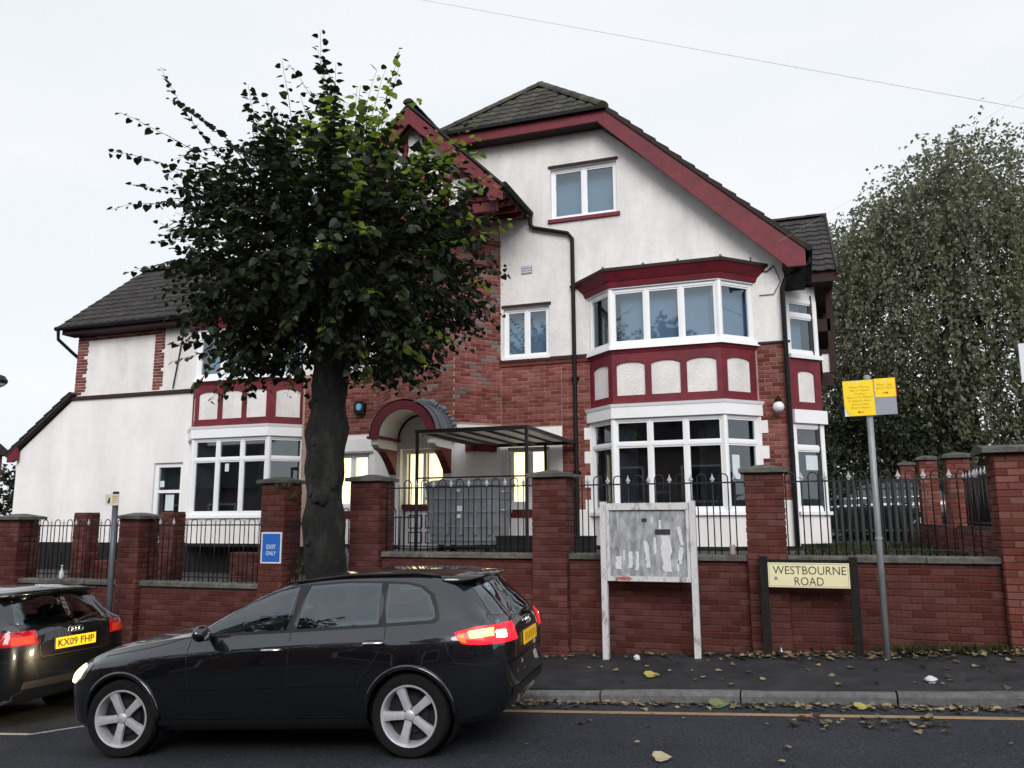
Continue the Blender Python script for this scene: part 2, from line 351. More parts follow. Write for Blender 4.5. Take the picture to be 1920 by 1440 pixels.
# kerb: long stones with open joints
kerb = structure(MB().box(-70, -69.9, KY, KY + .1, road_z(-70) - .2, road_z(-70)).build('kerb', 'kerb'))
kx = -0.64 - 1.335 * 9
while kx < 12:
    x0, x1 = kx + 0.008, kx + 1.335 - 0.008; dz = random.uniform(-.006, .006); dy = random.uniform(-.006, .006)
    prof = [(KY - .002, -0.12), (KY, 0.060), (KY + .012, 0.084), (KY + .035, 0.094), (KY + .13, 0.096), (KY + .13, -0.12)]
    b = MB(); n6 = len(prof)
    b.add([(x, y + dy, road_z(x) + h + dz) for x in (x0, x1) for (y, h) in prof], [tuple(range(n6)), tuple(reversed(range(n6, 2 * n6)))] + [(i, (i + 1) % n6, n6 + (i + 1) % n6, n6 + i) for i in range(n6)])
    b.build('kerb_stone', 'kerb', kerb); kx += 1.335
kb2 = MB(); kb2.add([(x, y, road_z(x) + h) for x in (-70, 70) for (y, h) in ((-.35, .1), (-.2, .1), (-.2, -.1))], [(0, 3, 4, 1), (1, 4, 5, 2)]); structure(kb2.build('kerb', 'kerb'))
# the raised forecourts behind the boundary wall
structure(MB().box(-5.80, 2.1, 10.23, 40, 0.2, 1.20).build('forecourt', 'paving')); structure(MB().box(-6.95, -5.80, 12.0, 40, 0.2, 1.195).build('forecourt', 'paving'))
rampb = MB(); rampb.add([(-6.9, 10.0, -.1), (-5.8, 10.0, -.04), (-5.8, 12.0, 1.19), (-6.9, 12.0, 1.19)], [(0, 1, 2, 3)]); structure(rampb.build('entrance_ramp', 'paving', fix=False))
structure(MB().box(-40, -6.95, 10.22, 40, -1.0, 0.62).build('forecourt', 'paving'))
# ------------------------------------------------------------------ boundary walls
WY, PY = 10.0, 9.89
UB = unit_brick('brick')
def cap_stone(x0, x1, y0, y1, z, parent, rise=0.05, th=0.045):
    b = MB(); o = 0.055; X0, X1, Y0, Y1 = x0 - o, x1 + o, y0 - o, y1 + o; cx, cy = (x0 + x1) / 2, (y0 + y1) / 2
    j = lambda: random.uniform(-.004, .004)
    b.add([(X0, Y0, z + j()), (X1, Y0, z + j()), (X1, Y1, z + j()), (X0, Y1, z + j()), (X0, Y0, z + th + j()), (X1, Y0, z + th + j()), (X1, Y1, z + th + j()), (X0, Y1, z + th + j()),
           (cx - .06, cy - .06, z + th + rise), (cx + .06, cy - .06, z + th + rise), (cx + .06, cy + .06, z + th + rise), (cx - .06, cy + .06, z + th + rise)],
          [(0, 3, 2, 1), (0, 1, 5, 4), (1, 2, 6, 5), (2, 3, 7, 6), (3, 0, 4, 7), (4, 5, 9, 8), (5, 6, 10, 9), (6, 7, 11, 10), (7, 4, 8, 11), (8, 9, 10, 11)])
    return b.build('cap_stone', 'concrete', parent)

def coping(x0, x1, y0, y1, z, th, parent):
    n = max(1, round((x1 - x0) / 0.62)); w_ = (x1 - x0) / n
    for i in range(n):
        a, c = x0 + i * w_ + .004, x0 + (i + 1) * w_ - .004; d = random.uniform(-.006, .006); e = random.uniform(-.008, .008)
        b = MB(); b.add([(a, y0 + e, z), (c, y0 + e, z), (c, y1, z), (a, y1, z), (a, y0 + e, z + th * .72 + d), (c, y0 + e, z + th * .72 + d), (c, y1, z + th * .72 + d), (a, y1, z + th * .72 + d),
               (a, y0 + .04, z + th + d), (c, y0 + .04, z + th + d), (c, y1 - .04, z + th + d), (a, y1 - .04, z + th + d)],
              [(0, 3, 2, 1), (0, 1, 5, 4), (1, 2, 6, 5), (2, 3, 7, 6), (3, 0, 4, 7), (4, 5, 9, 8), (5, 6, 10, 9), (6, 7, 11, 10), (7, 4, 8, 11), (8, 9, 10, 11)])
        b.build('coping_stone', 'concrete', parent)

def wall_run(P, root, x0, x1, ztop, zc):
    zb = pave_z(x0, WY) - 0.15
    MB().box(x0, x1, WY + .009, WY + .21, zb, ztop).build('wall_core', 'mortar', root)
    lay_bricks(P, (x0, WY, 0), (1, 0, 0), x1 - x0, zb + .05, ztop)
    lay_bricks(P, (x1, WY + .219, 0), (-1, 0, 0), x1 - x0, max(zb, zc), ztop)
    coping(x0, x1, WY - .045, WY + .26, ztop, 0.07, root)

def pier(P, root, x0, x1, ztop, y0=PY, y1=PY + .44, faces='FRL', zb=None, mort='mortar'):
    if zb is None: zb = pave_z(x0, y0) - 0.15
    MB().box(x0 + .009, x1 - .009, y0 + .009, y1 - .009, zb, ztop).build('pier_core', mort, root)
    if 'F' in faces: lay_bricks(P, (x0, y0, 0), (1, 0, 0), x1 - x0, zb + .05, ztop)
    if 'R' in faces: lay_bricks(P, (x1, y0 + .012, 0), (0, 1, 0), y1 - y0 - .012, zb + .05, ztop, phase=1)
    if 'L' in faces: lay_bricks(P, (x0, y1, 0), (0, -1, 0), y1 - y0 - .012, zb + .05, ztop, phase=1)
    if 'B' in faces: lay_bricks(P, (x1, y1, 0), (-1, 0, 0), x1 - x0, zb + .05, ztop)
    cap_stone(x0, x1, y0, y1, ztop, root)

wr = thing('boundary_wall', 'high red brick boundary wall with capped piers behind the noticeboard and street sign', 'wall', (-1.8, 10, 0.2))
P = Pieces(UB, 'brick')
for x0, x1 in ((-5.37, -3.21), (-2.76, -.617), (-.185, 1.95)): wall_run(P, wr, x0, x1, 1.26, 1.2)
for x0, x1 in ((-5.82, -5.37), (-3.21, -2.76), (-.617, -.185)): pier(P, wr, x0, x1, 2.27)
P.build(wr, 'brick', 300, 'bricks')
wc = thing('boundary_wall', 'tallest brighter red brick corner wall at the right edge of the picture', 'wall', (3, 10, 0.3))
UB2 = unit_brick('brick'); P = Pieces(UB2, 'brick')
MB().box(1.959, 6.5, PY + .009, PY + .44, 0.1, 2.42).build('wall_core', 'mortar', wc)
lay_bricks(P, (1.95, PY, 0), (1, 0, 0), 2.6, 0.3, 2.42); lay_bricks(P, (1.95, PY + .44, 0), (0, -1, 0), .43, 0.3, 2.42, phase=1)
x = 1.95 - .12
while x < 6.4:
    d = random.uniform(-.006, .006); b = MB(); y0, y1, z = PY - .1, PY + .56, 2.42
    b.add([(x + .004, y0, z), (x + .646, y0, z), (x + .646, y1, z), (x + .004, y1, z), (x + .004, y0, z + .05 + d), (x + .646, y0, z + .05 + d), (x + .646, y1, z + .05 + d), (x + .004, y1, z + .05 + d), (x + .004, (y0 + y1) / 2, z + .10 + d), (x + .646, (y0 + y1) / 2, z + .10 + d)],
          [(0, 3, 2, 1), (0, 1, 5, 4), (1, 2, 6, 9, 8, 7, 3, 0, 4, 5) if False else (1, 2, 6, 9, 5), (0, 4, 8, 7, 3), (2, 3, 7, 6), (4, 5, 9, 8), (6, 7, 8, 9)])
    b.build('coping_stone', 'concrete', wc); x += .65
P.build(wc, 'brick_pale', 300, 'bricks')
wl = thing('boundary_wall', 'lower stepped brick boundary wall with railings at the left, behind the two cars', 'wall', (-9.5, 10, -0.3))
UB3 = unit_brick('brick'); P = Pieces(UB3, 'brick')
for x0, x1 in ((-16.5, -12.27), (-11.84, -9.80), (-9.41, -7.26)): wall_run(P, wl, x0, x1, 0.795, 0.6)
for x0, x1, zt in ((-12.27, -11.84, 1.78), (-9.80, -9.41, 1.78), (-7.26, -6.86, 2.27)): pier(P, wl, x0, x1, zt, y1=PY + .42)
P.build(wl, 'brick', 300, 'bricks')
# low walls and uncapped piers of the steps behind the left railings
wi = thing('inner_wall', 'dark low brick wall with two flat topped piers behind the left railings', 'wall', (-10.8, 11.6, 0.6))
UB4 = unit_brick('brick'); P = Pieces(UB4, 'brick')
for x0, x1 in ((-12.56, -12.25), (-10.60, -10.30)):
    MB().box(x0 + .008, x1 - .008, 11.608, 11.90, .5, 1.905).build('pier_core', 'mortar', wi)
    lay_bricks(P, (x0, 11.6, 0), (1, 0, 0), x1 - x0, .55, 1.91); lay_bricks(P, (x1, 11.612, 0), (0, 1, 0), .30, .55, 1.91, phase=1)
for x0, x1, zt in ((-12.25, -10.60, 1.05), (-9.2, -8.0, 1.22)):
    MB().box(x0, x1, 11.758, 11.96, .5, zt - .005).build('wall_core', 'mortar', wi); lay_bricks(P, (x0, 11.75, 0), (1, 0, 0), x1 - x0, .55, zt)
P.build(wi, 'brick', 60, 'bricks')
# wall with piers that runs back along the side road on the right
ws = thing('side_wall', 'row of red brick piers receding along the side of the right forecourt', 'wall', (2.3, 17, 1.2))
UB5 = unit_brick('brick'); P = Pieces(UB5, 'brick')
for y, x0, zt in ((14.0, 2.12, 2.64), (17.9, 2.23, 2.86), (22.0, 2.32, 3.0)):
    pier(P, ws, x0, x0 + .33, zt, y, y + .4, 'FL', zb=1.1)
MB().box(2.2, 2.42, 10.4, 24, 1.1, 1.62).build('wall_core', 'mortar', ws)
lay_bricks(P, (2.19, 24, 0), (0, -1, 0), 13.6, 1.15, 1.62)
P.build(ws, 'brick_pale', 40, 'bricks')

# ------------------------------------------------------------------ railings
def hoop_mesh(w_, h, r):
    b = MB(); R = w_ / 2; pts = [(-R, 0, 0), (-R, 0, h - R)] + [(-R * math.cos(a), 0, h - R + R * math.sin(a)) for a in [math.pi * i / 8 for i in range(1, 8)]] + [(R, 0, h - R), (R, 0, 0)]
    b.tube(pts, r, 6); return b.mesh('hoop', True)
def finial_mesh():
    b = MB(); prof = [(.004, 0), (.016, .006), (.018, .014), (.010, .022), (.030, .030), (.027, .040), (.010, .070), (.002, .105)]
    b.lathe(prof, 8); me = b.mesh('finial', False)
    for v in me.vertices: v.co.y *= .45
    return me
FIN = finial_mesh(); FIN.materials.append(MT['finial'])
def railing(label, x0, x1, z0, zrail, ztop, y=WY + .11, period=.256, phase=.06, axis='x', group=None, r=.0075):
    mid = ((x0 + x1) / 2, y, z0) if axis == 'x' else (y, (x0 + x1) / 2, z0)
    t = thing('railing', label, 'railing', mid, group)
    at = (lambda s: (s, y)) if axis == 'x' else (lambda s: (y, s))
    hm = hoop_mesh(.105, ztop - z0, r); hm.materials.append(MT['iron'])
    bb = MB(); bb.tube([(0, 0, 0), (0, 0, zrail - z0 + .01)], r, 6); bm_ = bb.mesh('bar', True); bm_.materials.append(MT['iron'])
    for z in (zrail, z0 + .07):
        b = MB()
        if axis == 'x': b.box(x0, x1, y - .006, y + .006, z - .009, z + .009)
        else: b.box(y - .006, y + .006, x0, x1, z - .009, z + .009)
        b.build('rail', 'iron', t)
    s = x0 + phase
    while s < x1 - .03:
        if s + .053 < x1:
            o = bpy.data.objects.new('hoop', hm); col.objects.link(o); place(o, t); p = at(s + .0); o.matrix_basis = Matrix.Translation((p[0], p[1], z0)) @ (Matrix.Rotation(rad(90), 4, 'Z') if axis == 'y' else Matrix())
        if s + .128 < x1:
            p = at(s + .128); o = bpy.data.objects.new('bar', bm_); col.objects.link(o); place(o, t); o.matrix_basis = Matrix.Translation((p[0], p[1], z0))
            f = bpy.data.objects.new('finial', FIN); col.objects.link(f); f.parent = o; f.location = (0, 0, zrail - z0 + .005); f.scale = (1, 1, 1)
        s += period
    return t
G = 'hooped iron railings along the front wall'
railing('black hooped railing on the wall in front of the grey bin', -5.37, -3.21, 1.325, 2.175, 2.28, group=G)
railing('black railing with pale spear tips on the wall above the noticeboard', -2.76, -.617, 1.325, 2.17, 2.275, group=G, phase=.1)
railing('black railing with pale spear tips on the wall above the street sign', -.185, 1.95, 1.325, 2.165, 2.27, group=G, phase=.07)
railing('black hooped railing between the two left capped piers', -11.84, -9.80, .86, 1.68, 1.775, group=G)
railing('black hooped railing beside the blue exit sign pier', -9.41, -7.26, .86, 1.685, 1.775, group=G)
railing('low black ramp railing right behind the gate pier, beside the porch', -6.06, -5.62, 1.24, 1.785, 1.93, y=11.5, group=None, r=.009)
railing('low black ramp railing seen between the tree trunk and gate pier', -7.2, -6.62, 1.24, 1.80, 1.93, y=11.6, group=None, r=.009)
railing('dark spear railing running back along the right side wall', 10.5, 13.9, 1.6, 2.3, 2.42, y=2.3, axis='y')
# the open iron gate leaf beside the tree
gt = thing('gate', 'dark iron gate leaf folded back beside the gate pier at the tree', 'gate', (-6.75, 10.4, 0.3))
for i in range(9): MB().tube([(-6.80, 10.0 + .1 * i, .1), (-6.80, 10.0 + .1 * i, 1.75)], .008, 6).build('bar', 'iron', gt)
for z in (.2, 1.7): MB().box(-6.81, -6.79, 9.98, 10.85, z - .02, z + .02).build('rail', 'iron', gt)
# steel palisade fence beyond the side bay
pf = thing('palisade_fence', 'grey green steel palisade fence between the house and the right wall', 'fence', (1.4, 17.5, 1.2))
pb = MB(); pb.add([(-.035, 0, 0), (-.012, -.02, 0), (.012, -.02, 0), (.035, 0, 0), (-.035, 0, 1.22), (-.012, -.02, 1.22), (.012, -.02, 1.22), (.035, 0, 1.22), (0, -.01, 1.36)],
                  [(0, 1, 5, 4), (1, 2, 6, 5), (2, 3, 7, 6), (3, 0, 4, 7), (4, 5, 8), (5, 6, 8), (6, 7, 8), (7, 4, 8), (0, 3, 2, 1)])
mk('palisade', (0.028, 0.036, 0.035), rough=.6, var=.3, scale=9); pm = pb.mesh('pale'); pm.materials.append(MT['palisade'])
for i in range(14):
    o = bpy.data.objects.new('pale', pm); col.objects.link(o); place(o, pf); o.matrix_basis = Matrix.Translation((.50 + i * .122, 17.5, 1.18)) @ Matrix.Rotation(random.uniform(-.01, .01), 4, 'Y')
for z in (1.5, 2.3): MB().box(.45, 2.25, 17.53, 17.57, z - .02, z + .02).build('rail', 'palisade', pf)
# ------------------------------------------------------------------ the house
FY = 15.0
house = thing('house', 'large white rendered and red brick Edwardian house with tiled gables and bay windows', 'house', (-7, 17, 1.2))
H = house
def wall(poly, mat, y=FY, holes=(), depth=.3, name='wall'):
    b = MB(); Fr((0, y, 0), (1, 0, 0)).panel(b, poly, holes, 0, depth); return b.build(name, mat, H, fix=False)

def window(fr, w_, h, cols=1, transom=None, frame=.055, sash=.03, glass='glass', parent=H, name='window', inner='interior_dark', idepth=.9, papers=(), curtain=None, iw=.1):
    """white frame at n = 0..-.07, panes, and a dark room behind; transom = height of the cross bar"""
    b = MB(); d0, d1 = -.075, 0.0
    fr.box(b, 0, w_, 0, frame, d0, d1); fr.box(b, 0, w_, h - frame, h, d0, d1); fr.box(b, 0, frame, frame, h - frame, d0, d1); fr.box(b, w_ - frame, w_, frame, h - frame, d0, d1)
    cw = (w_ - 2 * frame - (cols - 1) * frame) / cols; us = [frame + i * (cw + frame) for i in range(cols)]
    for i in range(1, cols): fr.box(b, us[i] - frame, us[i], frame, h - frame, d0, d1)
    vs_ = [(frame, h - frame)]
    if transom:
        for u in us: fr.box(b, u, u + cw, transom - frame / 2, transom + frame / 2, d0, d1)
        vs_ = [(frame, transom - frame / 2), (transom + frame / 2, h - frame)]
    for u in us:
        for v0, v1 in vs_:          # the sash, a little back
            fr.box(b, u, u + cw, v0, v0 + sash, d0 + .01, d1 - .014); fr.box(b, u, u + cw, v1 - sash, v1, d0 + .01, d1 - .014)
            fr.box(b, u, u + sash, v0 + sash, v1 - sash, d0 + .01, d1 - .014); fr.box(b, u + cw - sash, u + cw, v0 + sash, v1 - sash, d0 + .01, d1 - .014)
    wo = b.build(name, 'upvc', parent)
    for u in us:
        for v0, v1 in vs_:
            g = MB(); fr.box(g, u + sash, u + cw - sash, v0 + sash, v1 - sash, -.048, -.040); g.build('pane', glass, wo)
    for (iu, v, pw, ph) in papers:
        g = MB(); fr.box(g, us[iu] + v[0], us[iu] + v[0] + pw, v[1], v[1] + ph, -.0385, -.0365); g.build('notice', 'paper', wo)
    if inner:
        g = MB(); a = iw
        g.add([fr.p(-a, -a, -.08), fr.p(w_ + a, -a, -.08), fr.p(w_ + a, h + a, -.08), fr.p(-a, h + a, -.08), fr.p(0, -a, -idepth), fr.p(w_, -a, -idepth), fr.p(w_, h + a, -idepth), fr.p(0, h + a, -idepth)],
              [(4, 5, 6, 7), (0, 1, 5, 4), (1, 2, 6, 5), (2, 3, 7, 6), (3, 0, 4, 7)])
        g.build('room', inner, wo)
    if curtain:
        for (u0, u1, v0, v1, n_, mat) in curtain:
            g = MB(); k = max(2, int((u1 - u0) / .03)); pts = [(u0 + (u1 - u0) * i / k, n_ + .012 * (i % 2)) for i in range(k + 1)]
            g.add([fr.p(u, v, q) for v in (v0, v1) for (u, q) in pts], [(i, i + 1, k + 2 + i, k + 1 + i) for i in range(k)]); g.build('curtain', mat, wo)
    return wo

# --- bay windows (two storeys, canted at 45 degrees)
def facets(cx, yf, hw, d): # front y, half width of the front light, depth
    return [Fr((cx - hw - d, yf + d, 0), (1, -1, 0)), Fr((cx - hw, yf, 0), (1, 0, 0)), Fr((cx + hw, yf, 0), (1, 1, 0))], [d * 2 ** .5, 2 * hw, d * 2 ** .5]

def ring_solid(cx, yf, hw, d, z0, z1, o0, o1, name, mat, smooth=False):
    """a moulding that follows the bay: o0 overhang below, o1 overhang above"""
    b = MB(); k = math.tan(rad(22.5))
    def plan(o): return [(cx - hw - d - o * 1.0, yf + d + 0.0 - 0.0), (cx - hw - o * k, yf - o), (cx + hw + o * k, yf - o), (cx + hw + d + o * 1.0, yf + d)]
    def fix(o):
        P = plan(o); # ends stay on the wall plane
        e = o * math.sqrt(2); return [(cx - hw - d - e, yf + d), P[1], P[2], (cx + hw + d + e, yf + d)]
    A, B = fix(o0), fix(o1); back = yf + d + .05
    A = A + [(A[3][0], back), (A[0][0], back)]; B = B + [(B[3][0], back), (B[0][0], back)]
    n = 6; b.add([(x, y, z0) for x, y in A] + [(x, y, z1) for x, y in B], [tuple(reversed(range(n))), tuple(range(n, 2 * n))] + [(i, (i + 1) % n, n + (i + 1) % n, n + i) for i in range(n)])
    return b.build(name, mat, H)

def arched_hole(u0, u1, v0, v1, rise=.055):
    n = 8; return [(u0, v0), (u1, v0)] + [(u1 - (u1 - u0) * i / n, v1 - rise + rise * math.sin(math.pi * i / n) ** .6) for i in range(n + 1)]

def bay(cx, yf, hw=.975, d=.55, left=True):
    FR, W = facets(cx, yf, hw, d)
    ring_solid(cx, yf, hw, d, 1.20, 1.27, .015, .015, 'plinth', 'plinth')
    ring_solid(cx, yf, hw, d, 1.27, 1.80, 0, 0, 'bay_wall', 'render')
    ring_solid(cx, yf, hw, d, 1.80, 1.865, .06, .05, 'sill', 'upvc')
    for i, f in enumerate(FR):
        n = 3 if i == 1 else 1
        fr = Fr(f.p(.0, 1.865, -.01), f.U)
        cur = []
        if i == 1: cur = [(.08, .26, .1, 1.6, -.35, 'curtain_dark'), (W[1] - .5, W[1] - .25, .1, 1.6, -.4, 'curtain_dark')]
        pap = [(0, (.12, .55), .16, .42)] if (i == 2 and cx > -5) else ([(1, (.16, .93), .1, .17)] if (i == 1 and cx < -5) else [])
        window(fr, W[i], 1.665, n, 1.19, papers=pap, curtain=cur, idepth=1.1 if i == 1 else .5, iw=-.03)
        fr = Fr(f.p(.0, 4.87, -.01), f.U); window(fr, W[i], 1.07, n, None, inner='interior_pale' if i != 0 else 'interior_dark', idepth=.22, frame=.06, iw=-.03)
        # corner posts
    for sx in (-1, 1):
        b = MB(); x = cx + sx * hw; b.tube([(x, yf + .035, 1.865), (x, yf + .035, 3.53)], .055, 8); b.build('corner_post', 'upvc', H)
        b = MB(); b.tube([(x, yf + .035, 4.87), (x, yf + .035, 5.94)], .055, 8); b.build('corner_post', 'upvc', H)
    ring_solid(cx, yf, hw, d, 3.53, 3.73, .055, .055, 'fascia', 'upvc')
    ring_solid(cx, yf, hw, d, 3.73, 3.785, .065, .085, 'fascia_moulding', 'upvc')
    # red panels with arched white infill
    ring_solid(cx, yf + .03, hw - .01, d - .03, 3.785, 4.79, 0, 0, 'infill', 'roughcast')
    for i, f in enumerate(FR):
        n = 3 if i == 1 else 1; b = MB(); m_ = .13 if i != 1 else .085; g_ = .115
        cw = (W[i] - 2 * m_ - (n - 1) * g_) / n
        holes = [arched_hole(m_ + k * (cw + g_), m_ + k * (cw + g_) + cw, 3.945, 4.56) for k in range(n)]
        f.panel(b, rect(0, W[i], 3.785, 4.72), holes, 0, .032); b.build('panel_frame', 'red_paint', H, fix=False)
    ring_solid(cx, yf, hw, d, 4.72, 4.79, .01, .035, 'panel_moulding', 'red_paint')
    ring_solid(cx, yf, hw, d, 4.79, 4.87, .07, .055, 'sill', 'upvc')
    ring_solid(cx, yf, hw, d, 5.94, 5.965, .03, .03, 'head_moulding', 'sign_white')
    ring_solid(cx, yf, hw, d, 5.965, 6.07, .05, .08, 'cornice', 'red_paint')
    ring_solid(cx, yf, hw, d, 6.07, 6.24, .09, .20, 'cornice', 'red_paint')
    ring_solid(cx, yf, hw, d, 6.24, 6.30, .215, .215, 'cornice_edge', 'soffit')
    ring_solid(cx, yf, hw, d, 6.30, 6.36, .19, -.30, 'bay_roof', 'lead')
    k = math.tan(rad(22.5))
    for (x, y) in [(cx - hw - .2 * k, yf - .19), (cx + hw + .2 * k, yf - .19)] + [(cx - hw + 2 * hw * t, yf - .19) for t in (.34, .66)]:
        MB().lathe([(.028, 6.30), (.026, 6.33), (.0, 6.345)], 8, (x, y, 0), close=False).build('lead_roll', 'lead', H)
    return FR
BX, LX = -2.15, -11.60
bay(BX, 14.45)
bay(LX, 14.62)

# --- main front wall: roughcast gable above a brick band
zt = lambda x: 9.72 - .922 * (x + 3.2)
winT = rect(-4.41, -3.055, 7.66, 8.74)
winS = rect(-5.43, -4.47, 4.90, 5.92)
wall([(-10.05, 4.85), (-.06, 4.85), (-.06, zt(-.06) - .14), (-3.25, 9.62), (-6.65, 9.62), (-10.05, 6.5)], 'roughcast', holes=[winT, winS, rect(BX - 1.45, BX + 1.45, 4.87, 5.94)])
window(Fr((-4.41, FY + .07, 7.66), (1, 0, 0)), 1.355, 1.08, 2, inner='interior_pale', idepth=.25, frame=.06)
window(Fr((-5.43, FY + .07, 4.90), (1, 0, 0)), .96, 1.02, 2, inner='interior_pale', idepth=.25, frame=.06)
MB().box(-4.46, -3.0, FY - .05, FY + .02, 7.585, 7.655).build('sill', 'red_paint', H)
for x0, x1, z in ((-4.45, -3.02, 8.745), (-5.46, -4.43, 5.925)): MB().box(x0, x1, FY - .025, FY + .04, z, z + .055).build('lintel', 'soffit', H)
MB().box(-5.45, -4.45, FY - .05, FY + .02, 4.855, 4.90).build('sill', 'upvc', H)
# lower wall behind the bricks
lit = rect(-5.34, -4.50, 2.0, 3.12)
wall([(-10.05, 1.2), (-.06, 1.2), (-.06, 4.85), (-10.05, 4.85)], 'house_mortar', y=FY + .012, holes=[rect(BX - 1.5, BX + 1.5, 1.86, 3.53), rect(-5.34, -4.50, 2.0, 3.12), rect(-9.24, -8.40, 2.0, 3.12)], depth=.28)
MB().box(-5.5, -3.66, FY - .045, FY + .01, 4.80, 4.87).build('string_course', 'soffit', H)
MB().box(-.66, -.02, FY - .03, FY + .01, 4.82, 4.86).build('string_course', 'soffit', H)
MB().box(-5.5, -3.66, FY - .028, FY + .01, 4.73, 4.80).build('string_course', 'house_brick', H)

# bricks: band left of the bay, pilaster on the right, canted centre
HB = unit_brick('brick', depth=.02); DB = unit_brick('brick', depth=.02); PB_ = Pieces(HB, 'brick'); PD = Pieces(DB, 'brick')
q = lambda z: int((z - 1.2) / .225) % 2
qb = lambda z: .16 if q(z) else .04               # stepped edge of the white surround
lay_bricks(PB_, (-4.24, FY, 0), (1, 0, 0), .56, 1.9, 4.75)
lay_bricks(PB_, (-5.48, FY, 0), (1, 0, 0), 1.24, 3.5, 4.75)
lay_bricks(PB_, (-.60, FY, 0), (1, 0, 0), .54, 2.05, 4.82)
lay_bricks(PB_, (-.06, FY + .012, 0), (0, 1, 0), 1.3, 2.05, 4.82, phase=1)
MB().box(-.66, -.05, FY - .02, FY + .05, 1.27, 2.05).build('plinth_block', 'render', H)
MB().box(-.68, -.04, FY - .03, FY + .05, 1.20, 1.27).build('plinth', 'plinth', H)
MB().box(-3.92, -3.68, FY - .02, FY + .05, 1.27, 1.92).build('plinth_block', 'render', H)
# white toothed surround of the ground floor bay
for sx, ux in ((-1, BX - 1.525), (1, BX + 1.525)):
    z = 1.2
    while z < 3.5:
        wq = (.13 if q(z + .01) else .02) if sx < 0 else (.15 if q(z + .01) else .04); x0, x1 = (ux - wq, ux + .1) if sx < 0 else (ux - .1, ux + wq)
        MB().box(x0, x1, FY - .014, FY + .03, z + .001, min(z + .224, 3.53)).build('quoin_block', 'render', H); z += .225

# --- canted centre under the jettied gable
CX = -6.87; cw2 = .69; cd_ = .70
Fc = Fr((CX - cw2, FY - cd_, 0), (1, 0, 0)); Fl = Fr((CX - cw2 - cd_, FY, 0), (1, -1, 0)); Fq = Fr((CX + cw2, FY - cd_, 0), (1, 1, 0)); wS = cd_ * 2 ** .5
door_hole = rect(.24, 1.14, 1.2, 3.10)
b = MB(); Fc.panel(b, rect(0, 2 * cw2, 1.2, 3.55), [door_hole], .004, .2); Fl.panel(b, rect(0, wS, 1.2, 3.55), (), .004, .1); Fq.panel(b, rect(0, wS, 1.2, 3.55), (), .004, .1); b.build('wall', 'render', H, fix=False)
b = MB(); Fc.panel(b, rect(0, 2 * cw2, 3.55, 7.9), (), -.012, .2); Fl.panel(b, rect(0, wS, 3.55, 7.9), (), -.012, .1); Fq.panel(b, rect(0, wS, 3.55, 7.9), (), -.012, .1); b.build('wall', 'house_mortar', H, fix=False)
def diaper(off):
    def f(u, z):
        s_ = u + off; per = 1.02; a = ((z - 4.08) / per) % 1.0; c = (s_ / .86) % 1.0
        dd = abs(abs(a * 2 - 1) - abs(c * 2 - 1)); return PD if dd < .10 and z > 4.05 else PB_
    return f
lay_bricks(PB_, Fc.O, Fc.U, 2 * cw2, 3.6, 7.4, select=diaper(0.17))
lay_bricks(PB_, Fq.O, Fq.U, wS, 3.6, 7.4, select=diaper(-.06), phase=1)
lay_bricks(PB_, Fl.O, Fl.U, wS, 3.6, 7.4, phase=1)
lay_bricks(PB_, (-10.0, FY, 0), (1, 0, 0), 1.75, 3.5, 4.8)
PB_.build(H, 'house_brick', 260, 'bricks'); PD.build(H, 'dark_brick', 40, 'dark_bricks')
# ground floor of the forecourt front: lit windows with white surrounds
for x0, x1 in ((-5.5, -4.24), (-9.5, -8.24)):
    hx = x0 + .16 if x0 > -7 else x0 + .26
    b = MB(); Fr((0, FY, 0), (1, 0, 0)).panel(b, rect(x0, x1, 1.25, 3.5), [rect(hx, hx + .84, 2.0, 3.12)], -.002 + .006, .03); b.build('wall', 'render', H, fix=False)
    MB().box(x0 + .02, x1, FY - .03, FY + .03, 1.78, 1.92).build('band', 'red_paint', H)
    MB().box(x0, x1, FY - .03, FY + .03, 1.2, 1.26).build('plinth', 'plinth', H)
    MB().box(hx - .03, hx + .87, FY - .06, FY + .02, 1.93, 2.0).build('sill', 'upvc', H)
    fr = Fr((hx, FY + .08, 2.0), (1, 0, 0)); wo = window(fr, .84, 1.12, 2, None, glass='glass_lit', inner='interior_pale', idepth=.5, name='lit_window')
    for i in range(9):
        g = MB(); u = .04 + i * .086; a = .16
        g.quad(fr.p(u, .04, -.16), fr.p(u + .092, .04, -.14), fr.p(u + .092, 1.08, -.14), fr.p(u, 1.08, -.16)); g.build('blind_slat', 'lit_blind', wo)
MB().box(-9.35, -8.3, FY - .035, FY + .02, 3.16, 3.42).build('lintel', 'render', H)
MB().box(-9.4, -8.3, FY - .05, FY + .02, 3.12, 3.16).build('lintel_moulding', 'sign_grey', H)
# recess with red lintel on the canted side
b = MB(); Fq.box(b, .26, .83, 1.35, 3.04, -.02, .012); b.build('blocked_window', 'roughcast', H)
b = MB(); Fq.box(b, .22, .87, 3.04, 3.24, -.02, .05); b.build('lintel', 'red_paint', H)
b = MB(); Fq.box(b, 0, wS, 1.2, 1.27, -.02, .02); Fc.box(b, 0, .24, 1.2, 1.27, -.02, .02); Fc.box(b, 1.14, 1.38, 1.2, 1.27, -.02, .02); b.build('plinth', 'plinth', H)
